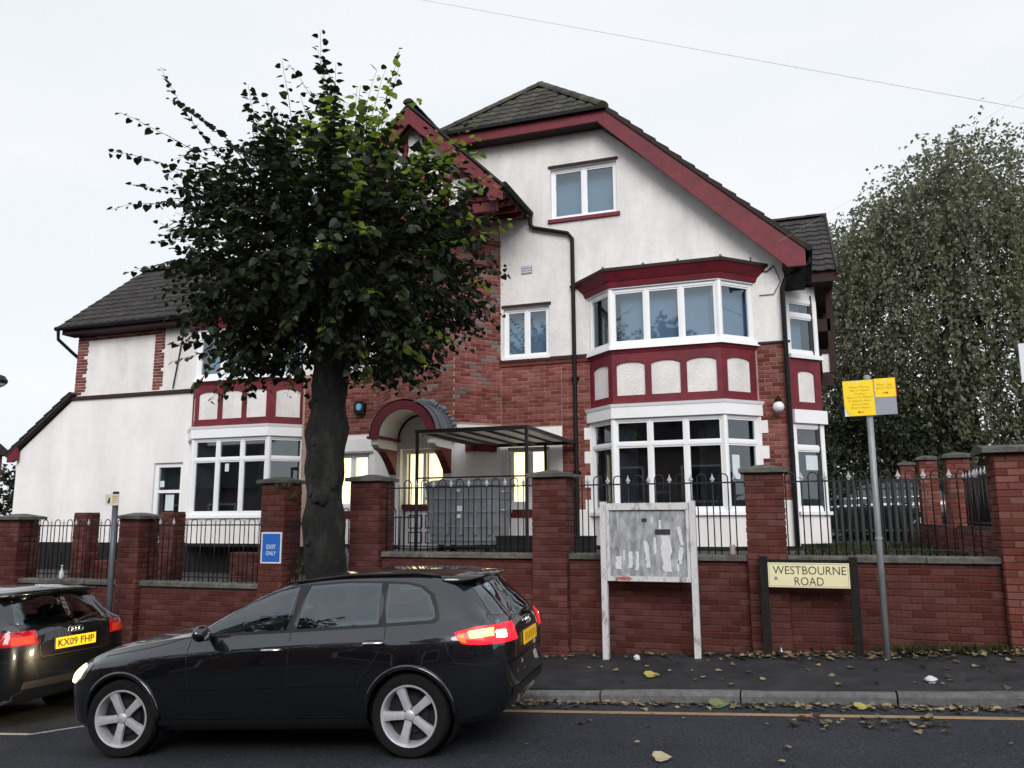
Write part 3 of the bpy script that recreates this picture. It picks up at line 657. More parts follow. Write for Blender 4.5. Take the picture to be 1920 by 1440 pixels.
# front door
Fd = Fr((CX - cw2 + .24, FY - cd_ + .15, 1.22), (1, 0, 0))
b = MB()
for (u0, u1, v0, v1) in ((0, .07, 0, 1.88), (.83, .90, 0, 1.88), (.07, .83, 1.80, 1.88), (.07, .83, 0, .82), (.42, .48, .82, 1.80)): Fd.box(b, u0, u1, v0, v1, -.07, 0)
door = b.build('door', 'upvc', H)
for u0, u1 in ((.07, .42), (.48, .83)):
    g = MB(); Fd.box(g, u0, u1, .82, 1.80, -.05, -.04); g.build('pane', 'glass_lit', door)
    for i in range(4):
        g = MB(); a = u0 + i * .0875; g.quad(Fd.p(a, .8, -.16), Fd.p(a + .093, .8, -.15), Fd.p(a + .093, 1.8, -.15), Fd.p(a, 1.8, -.16)); g.build('blind_slat', 'lit_blind', door)
b = MB(); Fd.box(b, -.02, .92, .76, .82, 0, .06); Fd.box(b, .02, .88, .70, .76, 0, .035); b.build('door_shelf', 'red_paint', door)
b = MB()
for (u0, u1, v0, v1) in ((.12, .42, .08, .30), (.48, .78, .08, .30), (.12, .42, .36, .62), (.48, .78, .36, .62)):
    for (a0, a1, c0, c1) in ((u0, u1, v0, v0 + .02), (u0, u1, v1 - .02, v1), (u0, u0 + .02, v0 + .02, v1 - .02), (u1 - .02, u1, v0 + .02, v1 - .02)): Fd.box(b, a0, a1, c0, c1, 0, .008)
b.build('door_panel', 'red_paint', door)
b = MB(); Fd.box(b, .5, .74, .655, .69, 0, .02); b.build('letter_box', 'iron', door)
# arched hood on two brackets
hz, R1, R0 = 3.27, .66, .50; hy0, hy1 = 13.45, FY - cd_
Fh = Fr((CX, hy0, hz), (1, 0, 0))
b = MB(); ring = arc(0, 0, R1, 0, math.pi, 20) + arc(0, 0, R0, math.pi, 0, 20); Fh.panel(b, ring, (), 0, .06); hood = b.build('porch_hood', 'red_paint', H, fix=False)
b = MB(); k = 20
o1 = arc(0, 0, R1 - .012, 0, math.pi, k); i1 = arc(0, 0, R0, 0, math.pi, k)
b.add([(CX + x, hy0 + .06, hz + z) for x, z in i1] + [(CX + x, hy1, hz + z) for x, z in i1], [(i, i + 1, k + 2 + i, k + 1 + i) for i in range(k)]); b.build('hood_lining', 'render', hood)
b = MB(); n_ = 4
for s_ in range(n_):   # lead roof in lapped sheets
    ya, yb = hy0 + .02 + (hy1 - hy0) * s_ / n_, hy0 + .02 + (hy1 - hy0) * (s_ + 1) / n_; Ra, Rb = R1 + .03 + .012 * (s_ % 2), R1 + .03 + .012 * (s_ % 2)
    A = arc(0, 0, Ra, -.05, math.pi + .05, k); b.add([(CX + x, ya, hz + z) for x, z in A] + [(CX + x, yb + .01, hz + z) for x, z in A], [(i, i + 1, k + 2 + i, k + 1 + i) for i in range(k)])
b.build('hood_roof', 'lead', hood, smooth=True)
rr = random.Random(3); b = MB()
for i in range(26):
    a = math.pi * (i / 25); x, z = CX + (R1 + .06) * math.cos(a), hz + (R1 + .06) * math.sin(a); e = rr.uniform(.03, .1)
    b.tube([(x, hy1 - .1, z), (x + .04 * math.cos(a), hy1 - .01, z + .04 * math.sin(a))], [e * .6, e * .8], 6)
b.build('lead_flashing', 'lead', hood)
arc_in = arc(0, 0, R0 - .02, 0, math.pi, k)
b = MB(); Fr((CX, hy1 - .02, hz), (1, 0, 0)).panel(b, arc_in + [(-R0 + .02, -.02), (R0 - .02, -.02)], (), 0, .02); b.build('tympanum', 'render', hood, fix=False)
b = MB(); b.tube([(CX + x, hy1 - .03, hz + z) for x, z in arc(0, 0, R0 - .015, 0, math.pi, k)], .022, 6); b.build('hood_rib', 'soffit', hood)
for sx in (-1, 1):
    x = CX + sx * .58; prof = [(hy1, hz - .02), (hy0 + .04, hz - .02), (hy0 + .04, hz - .14), (hy0 + .12, hz - .19)] + [(hy0 + .12 + (hy1 - hy0 - .14) * t ** .75, hz - .19 - .52 * t ** 1.3) for t in (.2, .4, .6, .8, 1)] + [(hy1, hz - .78)]
    b = MB(); b.prism([(x - .07, y, z) for y, z in prof], (.14, 0, 0)); br = b.build('bracket', 'render', hood)
    b = MB(); pr2 = [(hy0 + .145 + (hy1 - hy0 - .2) * t ** .75, hz - .2 - .46 * t ** 1.3) for t in (0, .2, .4, .6, .8, 1)]
    pr3 = pr2 + [(hy1 - .04, hz - .2)]
    b.prism([(x + .074, y, z) for y, z in pr3], (-.148, 0, 0)); b.build('bracket_panel', 'red_paint', br)
    b = MB(); b.prism([(x - .078, y - .012, z) for y, z in pr2] + [(x - .078, y + .02, z) for y, z in reversed(pr2)], (.156, 0, 0)); b.build('bracket_edge', 'red_paint', br)
for a_, c_ in ((CX - .72, CX - .44), (CX + .44, CX + .72)): MB().box(a_, c_, hy0 - .01, hy1, hz - .03, hz + .02).build('hood_shelf', 'red_paint', hood)

# --- roofs
TM = MB(); tw, tl = .25, .33
tp = [(-.5, 0), (-.36, .004), (-.2, .005), (-.12, .016), (.0, .020), (.12, .016), (.2, .005), (.36, .004), (.5, 0)]
nn = len(tp); TM.add([(x * tw, 0, z + .024) for x, z in tp] + [(x * tw, tl, z * .9 + .004) for x, z in tp] + [(x * tw, 0, z + .008) for x, z in tp],
      [(i, i + 1, nn + i + 1, nn + i) for i in range(nn - 1)] + [(2 * nn + i, 2 * nn + i + 1, i + 1, i) for i in range(nn - 1)])
def tile_plane(P, O, U, Vd, poly, ex=.285):
    """tiles on the plane through O (u along the eaves, v up the slope) inside poly"""
    O = Vector(O); U = Vector(U).normalized(); Vd = Vector(Vd).normalized(); N = U.cross(Vd)
    us = [p[0] for p in poly]; vs_ = [p[1] for p in poly]
    def inside(x, y):
        c = False; j = len(poly) - 1
        for i in range(len(poly)):
            (xi, yi), (xj, yj) = poly[i], poly[j]
            if (yi > y) != (yj > y) and x < (xj - xi) * (y - yi) / (yj - yi) + xi: c = not c
            j = i
        return c
    r = 0; v = min(vs_)
    while v < max(vs_) - .05:
        u = min(us) + tw / 2
        while u < max(us) + .05:
            if inside(u, v + .12) and (inside(u - .1, v + .15) or inside(u + .1, v + .15)):
                M4 = Matrix(((U.x, Vd.x, N.x, 0), (U.y, Vd.y, N.y, 0), (U.z, Vd.z, N.z, 0), (0, 0, 0, 1)))
                P.add(Matrix.Translation(O + U * u + Vd * v + N * random.uniform(-.003, .004)) @ M4 @ Matrix.Rotation(random.uniform(-.012, .012), 4, 'Z'), tw)
            u += tw
        v += ex; r += 1
def slab(pts, mat='tile', th=.07, name='roof', parent=H):
    P_ = [Vector(p) for p in pts]; n = (P_[1] - P_[0]).cross(P_[2] - P_[0]).normalized()
    if n.z < 0: n = -n
    b = MB(); b.prism([p for p in P_], -n * th); return b.build(name, mat, parent)
def ridge(a, c, parent, mat='tile', r=.11):
    a, c = Vector(a), Vector(c); L_ = (c - a).length; n = max(1, round(L_ / .42)); d = (c - a) / n
    side = d.cross(Vector((0, 0, 1))).normalized(); upv = side.cross(d).normalized()
    for i in range(n):
        s0, s1 = a + d * (i + .01), a + d * (i + 1.03); b = MB(); V = []
        for p, rr_ in ((s0, r), (s1, r * .93)):
            for t in range(7):
                an = math.pi * t / 6; V.append(p + side * math.cos(an) * rr_ + upv * (math.sin(an) * rr_ * .75 - .02))
        b.add(V, [(t, t + 1, 8 + t, 7 + t) for t in range(6)] + [tuple(range(7)), tuple(range(13, 6, -1))]); b.build('ridge_tile', mat, parent)

VY = 14.62; RX = -4.95; AY, AZ = 16.2, 11.33
eX = .34; zE = zt(eX)
apex = Vector((RX, AY, AZ)); hr = Vector((-3.2, VY - .02, 9.72)); hl = Vector((2 * RX + 3.2, VY - .02, 9.72)); rb = Vector((RX, 25, AZ))
roof_main = slab([hr, (eX, VY, zE), (eX, 25, zE), rb, apex])
slab([hl, (2 * RX - eX, VY, zE), (2 * RX - eX, 25, zE), rb, apex])
hip = slab([hl, hr, apex], 'mossy_tile')
TU = TM.mesh('tile'); PT = Pieces(TU, 'tile'); TU2 = TM.mesh('tile'); PT2 = Pieces(TU2, 'tile')
Vh = (apex - (hl + hr) / 2); Lh = Vh.length; wh = (hr - hl).length
tile_plane(PT2, hl + Vector((0, -.06, -.05)), (1, 0, 0), Vh, [(.1, 0), (wh - .1, 0), (wh / 2, Lh - .06)])
ridge(hr, apex, hip, 'mossy_tile', r=.14); ridge(hl, apex, hip, 'mossy_tile', r=.14); ridge(apex, rb, hip, 'mossy_tile')
# verge tiles edge on the right slope
vd = (Vector((eX, VY, zE)) - hr); n = int(vd.length / .31)
for i in range(n):
    p = hr + vd * (i / n); q2 = hr + vd * ((i + 1.08) / n); nv = Vector((.678, 0, .735)).normalized()
    b = MB(); b.prism([p + nv * .012, q2 + nv * .045, q2 + nv * .012, p - nv * .02], (0, .9, 0)); b.build('verge_tile', 'tile', roof_main)
def board(pts, y0, y1, name, mat, parent=H): b = MB(); b.prism([(x, y0, z) for x, z in pts], (0, y1 - y0, 0)); return b.build(name, mat, parent)
s = .922; vh = .36
board([(-3.2, 9.66), (eX - .02, zE - .06), (eX - .02, zE - .36), (eX - .32, zE - .36), (-3.32, 9.66 - vh + .1)], VY - .0, VY + .045, 'bargeboard', 'red_paint')
board([(-3.17, 9.70), (eX, zE - .02), (eX, zE - .075), (-3.17, 9.62)], VY - .03, VY + .05, 'bargeboard_moulding', 'soffit')
board([(-3.19, 9.66), (-6.7, 9.66), (-6.7, 9.42), (-3.26, 9.42)], VY + .004, VY + .045, 'fascia', 'red_paint')
board([(-3.14, 9.70), (-6.72, 9.70), (-6.72, 9.63), (-3.14, 9.63)], VY - .10, VY + .02, 'gutter', 'black_paint')
b = MB(); b.add([(-3.3, VY + .04, 9.40), (eX - .05, VY + .04, zE - .30), (eX - .05, FY + .02, zE - .30), (-3.3, FY + .02, 9.40)], [(0, 1, 2, 3)])
b.add([(-3.3, VY + .04, 9.44), (-6.7, VY + .04, 9.44), (-6.7, FY + .02, 9.44), (-3.3, FY + .02, 9.44)], [(0, 1, 2, 3)]); b.build('soffit', 'soffit', H)
b = MB(); b.box(-.08, eX - .03, VY + .045, 16.4, zE - .33, zE - .28); b.build('soffit', 'soffit', H)
b = MB(); b.tube([(eX + .05, VY - .04, zE - .06), (eX + .05, 16.5, zE - .06)], .058, 8); b.build('gutter', 'black_paint', H)
b = MB(); b.tube([(eX + .04, FY - .02, zE - .1), (eX + .02, FY - .02, zE - .22), (-.05, FY - .10, zE - .52), (-.10, FY - .10, zE - .66), (-.10, FY - .10, 1.22)], .043, 8); b.build('downpipe', 'black_paint', H)
# central gable, jettied on brackets over the canted front
GY, gx, gz, ez = 13.38, -6.80, 9.80, 7.88; gh = 1.94
gr = slab([(gx, GY, gz), (gx + gh, GY, ez), (gx + gh, 16.2, ez), (gx, 16.2, gz)]); slab([(gx, GY, gz), (gx - gh, GY, ez), (gx - gh, 16.2, ez), (gx, 16.2, gz)])
for sx in (-1, 1):
    f = lambda t, d: (gx + sx * gh * t, gz - (gz - ez) * t - d)
    board([f(0, .06), f(1.0, .06), (gx + sx * gh, ez - .32), (gx + sx * (gh - .25), ez - .32), f(.80, .42), f(0, .42)], GY + .0, GY + .05, 'bargeboard', 'red_paint')
    board([f(0, .0), f(1.02, .0), f(1.02, .06), f(0, .06)], GY - .035, GY + .05, 'verge_edge', 'tile')
    b = MB(); b.tube([(gx + sx * (gh + .05), GY - .02, ez - .05), (gx + sx * (gh + .05), 14.95, ez - .05)], .055, 8); b.build('gutter', 'black_paint', H)
    b = MB(); b.add([(gx + sx * gh, GY + .05, ez - .12), (gx + sx * gh, FY, ez - .12), (gx + sx * (gh - .9), FY, ez - .10), (gx + sx * (gh - .9), GY + .05, ez - .10)], [(0, 1, 2, 3)]); b.build('soffit', 'soffit', H)
    for y in (13.6, 13.95, 14.3, 14.65): MB().box(gx + sx * gh - .04 - (.8 if sx > 0 else 0), gx + sx * gh - .04 + (0 if sx > 0 else .8), y - .025, y + .025, ez - .22, ez - .12).build('rafter', 'red_paint', H)
    b = MB(); x0 = CX + sx * (cw2 + .32); b.prism([(x0 - .05, FY - cd_ + .4, ez - .95), (x0 - .05, FY - cd_ + .4, ez - .3), (x0 - .05, GY + .12, ez - .3), (x0 - .05, GY + .16, ez - .42), (x0 - .05, GY + .5, ez - .6)], (.1, 0, 0)); b.build('bracket', 'red_paint', H)
ridge((gx, GY - .05, gz + .02), (gx, 16.2, gz + .02), gr)
b = MB(); Fr((gx, GY + .32, 0), (1, 0, 0)).panel(b, [(-gh + .35, ez - .34), (gh - .35, ez - .34), (gh - .35, ez + .12), (0, gz - .2), (-gh + .35, ez + .12)], (), 0, .2); b.build('gable_infill', 'roughcast', H, fix=False)
b = MB(); b.box(gx - gh + .2, gx + gh - .2, GY + .24, GY + .34, ez - .42, ez - .22).box(gx - gh + .5, gx + gh - .5, GY + .28, GY + .34, ez + .35, ez + .49)
for x in (-1.15, -.68, -.22, .22, .68, 1.15): b.box(gx + x - .06, gx + x + .06, GY + .29, GY + .34, ez - .22, min(gz - .3 - abs(x), gz))
b.build('half_timber', 'red_paint', H)
b = MB(); b.tube([(gx + gh + .05, 14.9, ez - .05), (gx + gh + .05, 14.9, ez - .3), (gx + gh + .1, FY - .07, ez - .36), (-4.05, FY - .07, 7.32), (-3.96, FY - .07, 7.2), (-3.95, FY - .07, 1.22)], .042, 8); b.build('downpipe', 'black_paint', H)
for z in (6.2, 4.4, 2.6): MB().box(-4.02, -3.88, FY - .10, FY - .0, z, z + .035).build('pipe_clip', 'black_paint', H)

# --- left wing
WYl = 15.2
dr = rect(-14.12, -13.30, 1.26, 3.07)
wall([(-16.75, 4.72), (-9.95, 4.72), (-9.95, 6.6), (-16.75, 6.6)], 'roughcast', y=WYl, holes=[rect(LX - 1.4, LX + 1.4, 4.87, 5.94)])
wall([(-18.42, 1.26), (-9.95, 1.26), (-9.95, 4.72), (-16.7, 4.72), (-18.42, 3.42)], 'render', y=WYl - .03, holes=[dr, rect(LX - 1.4, LX + 1.4, 1.86, 3.53)], depth=.35, name='wall')
MB().box(-18.40, -9.95, WYl - .02, WYl + .3, .5, 1.26).build('plinth', 'plinth', H)
MB().box(-16.8, -13.05, WYl - .09, WYl + .02, 4.68, 4.76).build('string_course', 'soffit', H)
MB().box(-18.42, -16.73, WYl + .02, 19.6, .5, 3.3).build('wall', 'render', H); MB().box(-16.75, -9.95, WYl + .36, 19.6, 4.0, 6.5).build('wall', 'render', H)
LB = unit_brick('brick', depth=.015); PL = Pieces(LB, 'brick')
lay_bricks(PL, (-16.76, WYl - .012, 0), (1, 0, 0), .36, 4.76, 6.3, skip=lambda u, z, h: u - h > .19 and int(z / .225) % 2)
lay_bricks(PL, (-14.36, WYl - .012, 0), (1, 0, 0), .30, 4.76, 6.35, skip=lambda u, z, h: u - h > .16 and int(z / .225) % 2)
lay_bricks(PL, (-16.76, WYl - .012, 0), (1, 0, 0), 2.7, 6.12, 6.38)
PL.build(H, 'house_brick', 0, 'quoin_bricks')
Fw = Fr((-14.12, WYl + .03, 1.26), (1, 0, 0)); b = MB()
for (u0, u1, v0, v1) in ((0, .1, 0, 1.81), (.72, .82, 0, 1.81), (.1, .72, 1.71, 1.81), (.1, .72, 0, .14), (.1, .72, 1.12, 1.19)): Fw.box(b, u0, u1, v0, v1, -.07, 0)
d2 = b.build('door', 'upvc', H)
for v0, v1 in ((.14, 1.12), (1.19, 1.71)):
    g = MB(); Fw.box(g, .1, .72, v0, v1, -.05, -.04); g.build('pane', 'glass', d2)
g = MB(); Fw.box(g, .30, .54, .72, 1.08, -.039, -.036); g.build('notice', 'paper', d2)
g = MB(); Fw.box(g, .12, .24, 1.26, 1.40, -.039, -.036); g.build('notice', 'paper', d2)
MB().box(-14.2, -13.2, WYl + .35, WYl + .9, 1.2, 3.2).build('room', 'interior_dark', d2)
vx, ey, ez2, ry, rz = -17.02, 14.80, 6.47, 17.35, 8.60
lw = slab([(vx, ey, ez2), (-8.6, ey, ez2), (-8.6, ry, rz), (vx, ry, rz)]); slab([(vx, 2 * ry - ey, ez2), (-8.6, 2 * ry - ey, ez2), (-8.6, ry, rz), (vx, ry, rz)])
Vl = Vector((0, ry - ey, rz - ez2)); tile_plane(PT, Vector((vx, ey, ez2)) + Vector((0, -.04, -.03)), (1, 0, 0), Vl, [(0, 0), (8.4, 0), (8.4, Vl.length - .05), (0, Vl.length - .05)])
ridge((vx, ry, rz + .03), (-8.6, ry, rz + .03), lw)
b = MB(); Fr((vx + .28, 0, 0), (0, -1, 0)).panel(b, [(-(2 * ry - ey) + .4, 6.4), (-ey - .4, 6.4), (-ry, rz - .15)], (), 0, .25); b.build('wall', 'roughcast', H, fix=False)
MB().box(vx + .1, -9.9, ey + .04, ey + .075, ez2 - .2, ez2 - .03).build('fascia', 'soffit', H); MB().box(vx + .1, -9.9, ey + .07, WYl + .02, ez2 - .2, ez2 - .17).build('soffit', 'soffit', H)
b = MB(); b.tube([(vx - .02, ey - .05, ez2 - .06), (-9.9, ey - .05, ez2 - .06)], .055, 8); b.build('gutter', 'black_paint', H)
b = MB(); b.tube([(vx + .06, ey - .04, ez2 - .1), (vx + .06, ey - .02, ez2 - .32), (vx + .22, WYl - .1, ez2 - .62), (-16.80, WYl + .1, ez2 - .72)], .04, 8); b.build('downpipe', 'black_paint', H)
cs = slab([(-16.7, 15.02, 4.86), (-18.68, 15.02, 3.38), (-18.68, 19.6, 3.38), (-16.7, 19.6, 4.86)])
cd2 = Vector((-18.68, 15.0, 3.38)) - Vector((-16.7, 15.0, 4.86)); n = 8
for i in range(n):
    p = Vector((-16.7, 15.0, 4.86)) + cd2 * (i / n); q2 = Vector((-16.7, 15.0, 4.86)) + cd2 * ((i + 1.06) / n); nv = Vector((-.6, 0, .8))
    b = MB(); b.prism([p + nv * .012, q2 + nv * .04, q2 + nv * .01, p - nv * .02], (0, .6, 0)); b.build('verge_tile', 'tile', cs)
board([(-16.75, 4.78), (-18.62, 3.38), (-18.62, 3.32), (-16.75, 4.72)], 15.05, 15.09, 'bargeboard', 'soffit'); board([(-18.6, 3.36), (-18.30, 3.58), (-18.30, 3.26), (-18.42, 3.2), (-18.6, 3.2)], 15.03, 15.1, 'bargeboard_foot', 'red_paint')

# --- right wing: side bay and the roof behind it
sbx, sby = -.06, 16.3
sf = Fr((sbx, sby, 0), (1, 1, 0)); sw = .56 * 2 ** .5
def sbox(z0, z1, n1, name, mat, e=0): b = MB(); sf.box(b, 0, sw + e, z0, z1, -.5, n1); return b.build(name, mat, H)
sbox(1.2, 1.27, .02, 'plinth', 'plinth'); sbox(1.27, 1.80, 0, 'bay_wall', 'render'); sbox(1.80, 1.865, .06, 'sill', 'upvc', .06)
window(Fr(sf.p(0, 1.865, -.01), sf.U), sw, 1.665, 1, 1.19, papers=[(0, (.24, .78), .3, .28)], idepth=.45, frame=.075)
sbox(3.53, 3.785, .06, 'fascia', 'upvc', .05); sbox(3.785, 4.79, -.03, 'infill', 'roughcast')
b = MB(); sf.panel(b, rect(0, sw, 3.785, 4.79), [arched_hole(.2, sw - .16, 3.945, 4.56)], 0, .032); b.build('panel_frame', 'red_paint', H, fix=False)
sbox(4.79, 4.87, .06, 'sill', 'upvc', .05); window(Fr(sf.p(0, 4.87, -.01), sf.U), sw, 1.12, 1, .78, inner='interior_pale', idepth=.2, frame=.075)
sbox(5.99, 6.25, -.02, 'bay_wall', 'render')
for z0, z1, mt in ((1.2, 1.8, 'render'), (3.53, 4.87, 'red_paint'), (5.99, 6.3, 'render')): MB().box(-.3, .49, 16.86, 18.6, z0, z1).build('bay_wall', mt, H)
for z0, h_ in ((1.865, 1.665), (4.87, 1.12)): window(Fr((.50, 16.86, z0), (0, 1, 0)), 1.7, h_, 3, inner='interior_dark', idepth=.4)
MB().box(-3, .56, 18.9, 19.3, 1.2, 6.5).build('wall', 'house_brick', H)
wgx, wey, wez, wry, wrz = .93, 16.45, 6.50, 19.6, 8.70
rw = slab([(-3, wey, wez), (wgx, wey, wez), (wgx, wry, wrz), (-3, wry, wrz)]); slab([(-3, 2 * wry - wey, wez), (wgx, 2 * wry - wey, wez), (wgx, wry, wrz), (-3, wry, wrz)])
Vr = Vector((0, wry - wey, wrz - wez)); tile_plane(PT, Vector((-.87, wey - .04, wez - .03)), (1, 0, 0), Vr, [(0, 0), (1.78, 0), (1.78, Vr.length), (0, Vr.length)], ex=.34)
b = MB(); b.prism([(wgx - .03, wey - .06, wez - .10), (wgx - .03, wry, wrz - .08), (wgx - .03, wry, wrz + .05), (wgx - .03, wey - .06, wez + .03)], (.04, 0, 0)); b.build('verge_board', 'tile', rw)
ridge((-3, wry, wrz + .02), (wgx, wry, wrz + .02), rw)
MB().box(eX + .1, wgx - .02, wey + .02, wey + .06, wez - .22, wez - .04).build('fascia', 'soffit', H)
b = MB(); b.add([(0, wey + .05, wez - .2), (wgx - .1, wey + .05, wez - .2), (wgx - .1, 19.6, wez - .2), (0, 19.6, wez - .2)], [(0, 1, 2, 3)]); b.build('soffit', 'soffit', H)
for y in (17.2, 19.0): MB().box(.70, .82, y, y + .12, 4.6, wez - .2).build('timber_post', 'soffit', H)
MB().box(.56, .74, 17.25, 19.0, 4.62, 5.0).build('balcony_rail', 'render', H); MB().box(.55, .75, 17.22, 19.0, 5.0, 5.07).build('balcony_rail', 'soffit', H)
MB().box(.5, .76, 17.2, 19.1, 5.45, 5.7).build('timber_beam', 'soffit', H)
PT2.build(hip, 'mossy_tile', 100, 'tiles'); PT.build(lw, 'tile', 280, 'tiles')
MB().box(-5.035, -4.815, FY - .02, FY + .01, 6.60, 6.76).build('air_vent', 'sign_grey', H)
for z in (6.63, 6.68, 6.73): MB().box(-5.02, -4.83, FY - .03, FY - .02, z - .008, z + .008).build('vent_slat', 'sign_white', H)
b = MB(); b.tube([(-.62, FY - .03, 6.45), (-.60, FY - .02, 6.2), (-.35, FY - .02, 6.15), (-.22, FY - .02, 6.25)], .012, 5); b.build('cable', 'iron', H)
b = MB(); b.tube([(-.22, FY - .02, 6.25), (-.12, FY - .02, 5.95), (-.25, FY - .02, 5.72), (-.5, FY - .02, 5.72)], .008, 5); b.build('cable', 'iron', H)
b = MB(); b.tube([(-12.0 - 1.5, WYl - .03, 6.2), (-13.62, WYl - .04, 5.4), (-13.72, WYl - .04, 4.8)], .016, 6); b.build('waste_pipe', 'black_paint', H)
# ------------------------------------------------------------------ street furniture and small things
def fit_text(name, txt, w_, h, mat, parent, fr, u, v, n=.002, bold=0.0):
    """text stretched to the given width and cap height, centred on (u, v)"""
    c = bpy.data.curves.new(name, 'FONT'); c.body = txt; c.size = 1; c.align_x = 'CENTER'; c.offset = bold; c.resolution_u = 3
    t = bpy.data.objects.new(name, c); col.objects.link(t); bpy.context.view_layer.update()
    me = bpy.data.meshes.new_from_object(t.evaluated_get(bpy.context.evaluated_depsgraph_get())); bpy.data.objects.remove(t)
    co = np.array([v_.co[:] for v_ in me.vertices]); lo, hi = co.min(0), co.max(0); sx, sy = w_ / (hi[0] - lo[0]), h / (hi[1] - lo[1])
    for v_ in me.vertices:
        v_.co = fr.p(u + (v_.co.x - (lo[0] + hi[0]) / 2) * sx, v + (v_.co.y - (lo[1] + hi[1]) / 2) * sy, n)
    me.materials.clear(); me.materials.append(MT[mat] if isinstance(mat, str) else mat)
    o = bpy.data.objects.new(name, me); col.objects.link(o); return place(o, parent)

# notice board
nb = thing('notice_board', 'weathered empty grey notice board on two peeling white posts', 'notice board', (-1.72, 9.7, .18))
for x in (-2.245, -1.195): MB().box(x - .035, x + .035, 9.66, 9.73, pave_z(x, 9.7) - .1, 1.95).build('post', 'peeling_wood', nb)
fN = Fr((-2.205, 9.665, 1.03), (1, 0, 0))
b = MB(); fN.box(b, 0, .97, .82, .90, -.05, .012); b.build('frame_rail', 'peeling_wood', nb)
b = MB(); fN.box(b, 0, .97, 0, .055, -.05, .012); b.build('frame_rail', 'peeling_wood', nb)
for u in (0, .935): b = MB(); fN.box(b, u, u + .035, .055, .82, -.05, .008); b.build('frame_stile', 'peeling_wood', nb)
mk('weathered_board', (0.42, 0.44, 0.46), rough=.8, c2=(0.15, 0.155, 0.16), c2pos=(.36, .70), scale=20, stretch=(1, 1, .30), bump=.2, bscale=30, detail=10)
mk('old_paint', (0.64, 0.65, 0.69), rough=.8, var=.12, scale=20)
b = MB(); fN.box(b, .03, .94, .05, .83, -.045, -.02); b.build('board', 'weathered_board', nb)
rr = random.Random(5)
def flake(cu_, cv, w_, h, lean=0):
    n = 9; L_ = [(cu_ - w_ / 2 * rr.uniform(.55, 1.1) + lean * (i / n - .5), cv - h / 2 + h * i / n) for i in range(n + 1)]; R_ = [(cu_ + w_ / 2 * rr.uniform(.55, 1.1) + lean * (i / n - .5), cv - h / 2 + h * i / n) for i in range(n + 1)]
    b = MB(); fN.panel(b, L_[::-1][::-1] and R_ + L_[::-1], (), -.0165, .003); b.build('torn_poster', 'old_paint', nb, fix=True)
for (zx, zy, w_, h, ln) in ((215, 680, 60, 115, 0), (262, 610, 18, 90, 0), (318, 650, 44, 150, 0), (380, 660, 32, 170, 6), (470, 600, 44, 240, -20), (540, 520, 26, 150, 0), (640, 590, 92, 330, -10), (765, 430, 34, 170, -26), (760, 610, 40, 150, 24), (590, 330, 22, 90, 0), (520, 285, 18, 60, 0), (735, 700, 26, 100, 0)):
    flake((zx - 133) / 690 * .91 + .03, .80 - (zy - 205) / 585 * .73, w_ / 690 * .91, h / 585 * .73, ln / 690)
b = MB(); fN.box(b, .575, .75, .535, .595, -.02, -.012); b.build('black_sticker', 'ink', nb)
b = MB(); fN.box(b, .42, .48, .68, .72, -.02, -.015); b.build('black_sticker', 'ink', nb)
mk('red_smear', (.45, .06, .08), rough=.6, c2=(.35, .2, .2), c2pos=(.4, .7), scale=14)
b = MB(); fN.panel(b, [(.10, .018), (.2, .01), (.30, .02), (.27, .05), (.18, .053), (.12, .045)], (), .016, .004); b.build('paint_smear', 'red_smear', nb, fix=False)

# street name plate
sg = thing('street_sign', 'cream street name plate reading WESTBOURNE ROAD on two short dark posts', 'sign', (.02, 9.7, .3))
for x in (-.44, .49): MB().box(x - .042, x + .042, 9.715, 9.79, pave_z(x, 9.7) - .1, 1.325).build('post', 'post_wood', sg)
MB().box(-.5, .54, 9.79, 9.82, 1.262, 1.29).build('back_rail', 'post_wood', sg)
fS = Fr((-.395, 9.705, .995), (1, 0, 0)); b = MB(); fS.box(b, 0, .84, 0, .265, -.01, 0); b.build('plate', 'sign_cream', sg)
b = MB(); fS.panel(b, rect(.012, .828, .012, .253), [rect(.016, .824, .016, .249)], .0012, .001); b.build('plate_border', 'sign_grey', sg, fix=False)
fit_text('lettering', 'WESTBOURNE', .755, .088, 'ink', sg, fS, .43, .185, bold=-.004); fit_text('lettering', 'ROAD', .30, .088, 'ink', sg, fS, .425, .068, bold=-.004)
b = MB(); fS.panel(b, arc(.08, .095, .02, 0, 2 * math.pi, 12)[:-1], (), .002, .001); b.build('stain', 'sign_grey', sg, fix=False)

# prayer time parking plates on a tall pole
pk = thing('parking_sign', 'yellow parking time plates on a tall grey pole at the right', 'sign', (.755, 9.6, .4))
MB().tube([(.748, 9.6, pave_z(.75, 9.6) - .1), (.757, 9.6, 3.26)], .033, 12).build('pole', 'steel_pole', pk, smooth=True)
MB().lathe([(.036, 3.24), (.036, 3.275), (.02, 3.285)], 12, (.757, 9.6, 0)).build('pole_cap', 'sign_grey', pk)
MB().lathe([(.038, 1.52), (.038, 1.545)], 12, (.752, 9.6, 0)).build('pole_band', 'sign_grey', pk)
fP = Fr((.505, 9.545, 2.835), (1, 0, 0.012), (-.012, 0, 1)); b = MB(); fP.box(b, 0, .525, 0, .39, -.012, -.004); b.build('back_plate', 'sign_grey', pk)
b = MB(); fP.panel(b, [(.06, .0), (.31, .0), (.305, .39), (.0, .385), (.004, .12), (.02, .05)], (), 0, .004); y1_ = b.build('yellow_plate', 'sign_yellow', pk, fix=False)
b = MB(); fP.panel(b, [(.0, .0), (.055, .0), (.018, .048), (.004, .11)], (), -.002, .002); b.build('torn_corner', 'sign_white', pk, fix=False)
b = MB(); fP.box(b, .318, .525, .19, .395, -.004, .0); y2_ = b.build('yellow_plate', 'sign_yellow', pk)
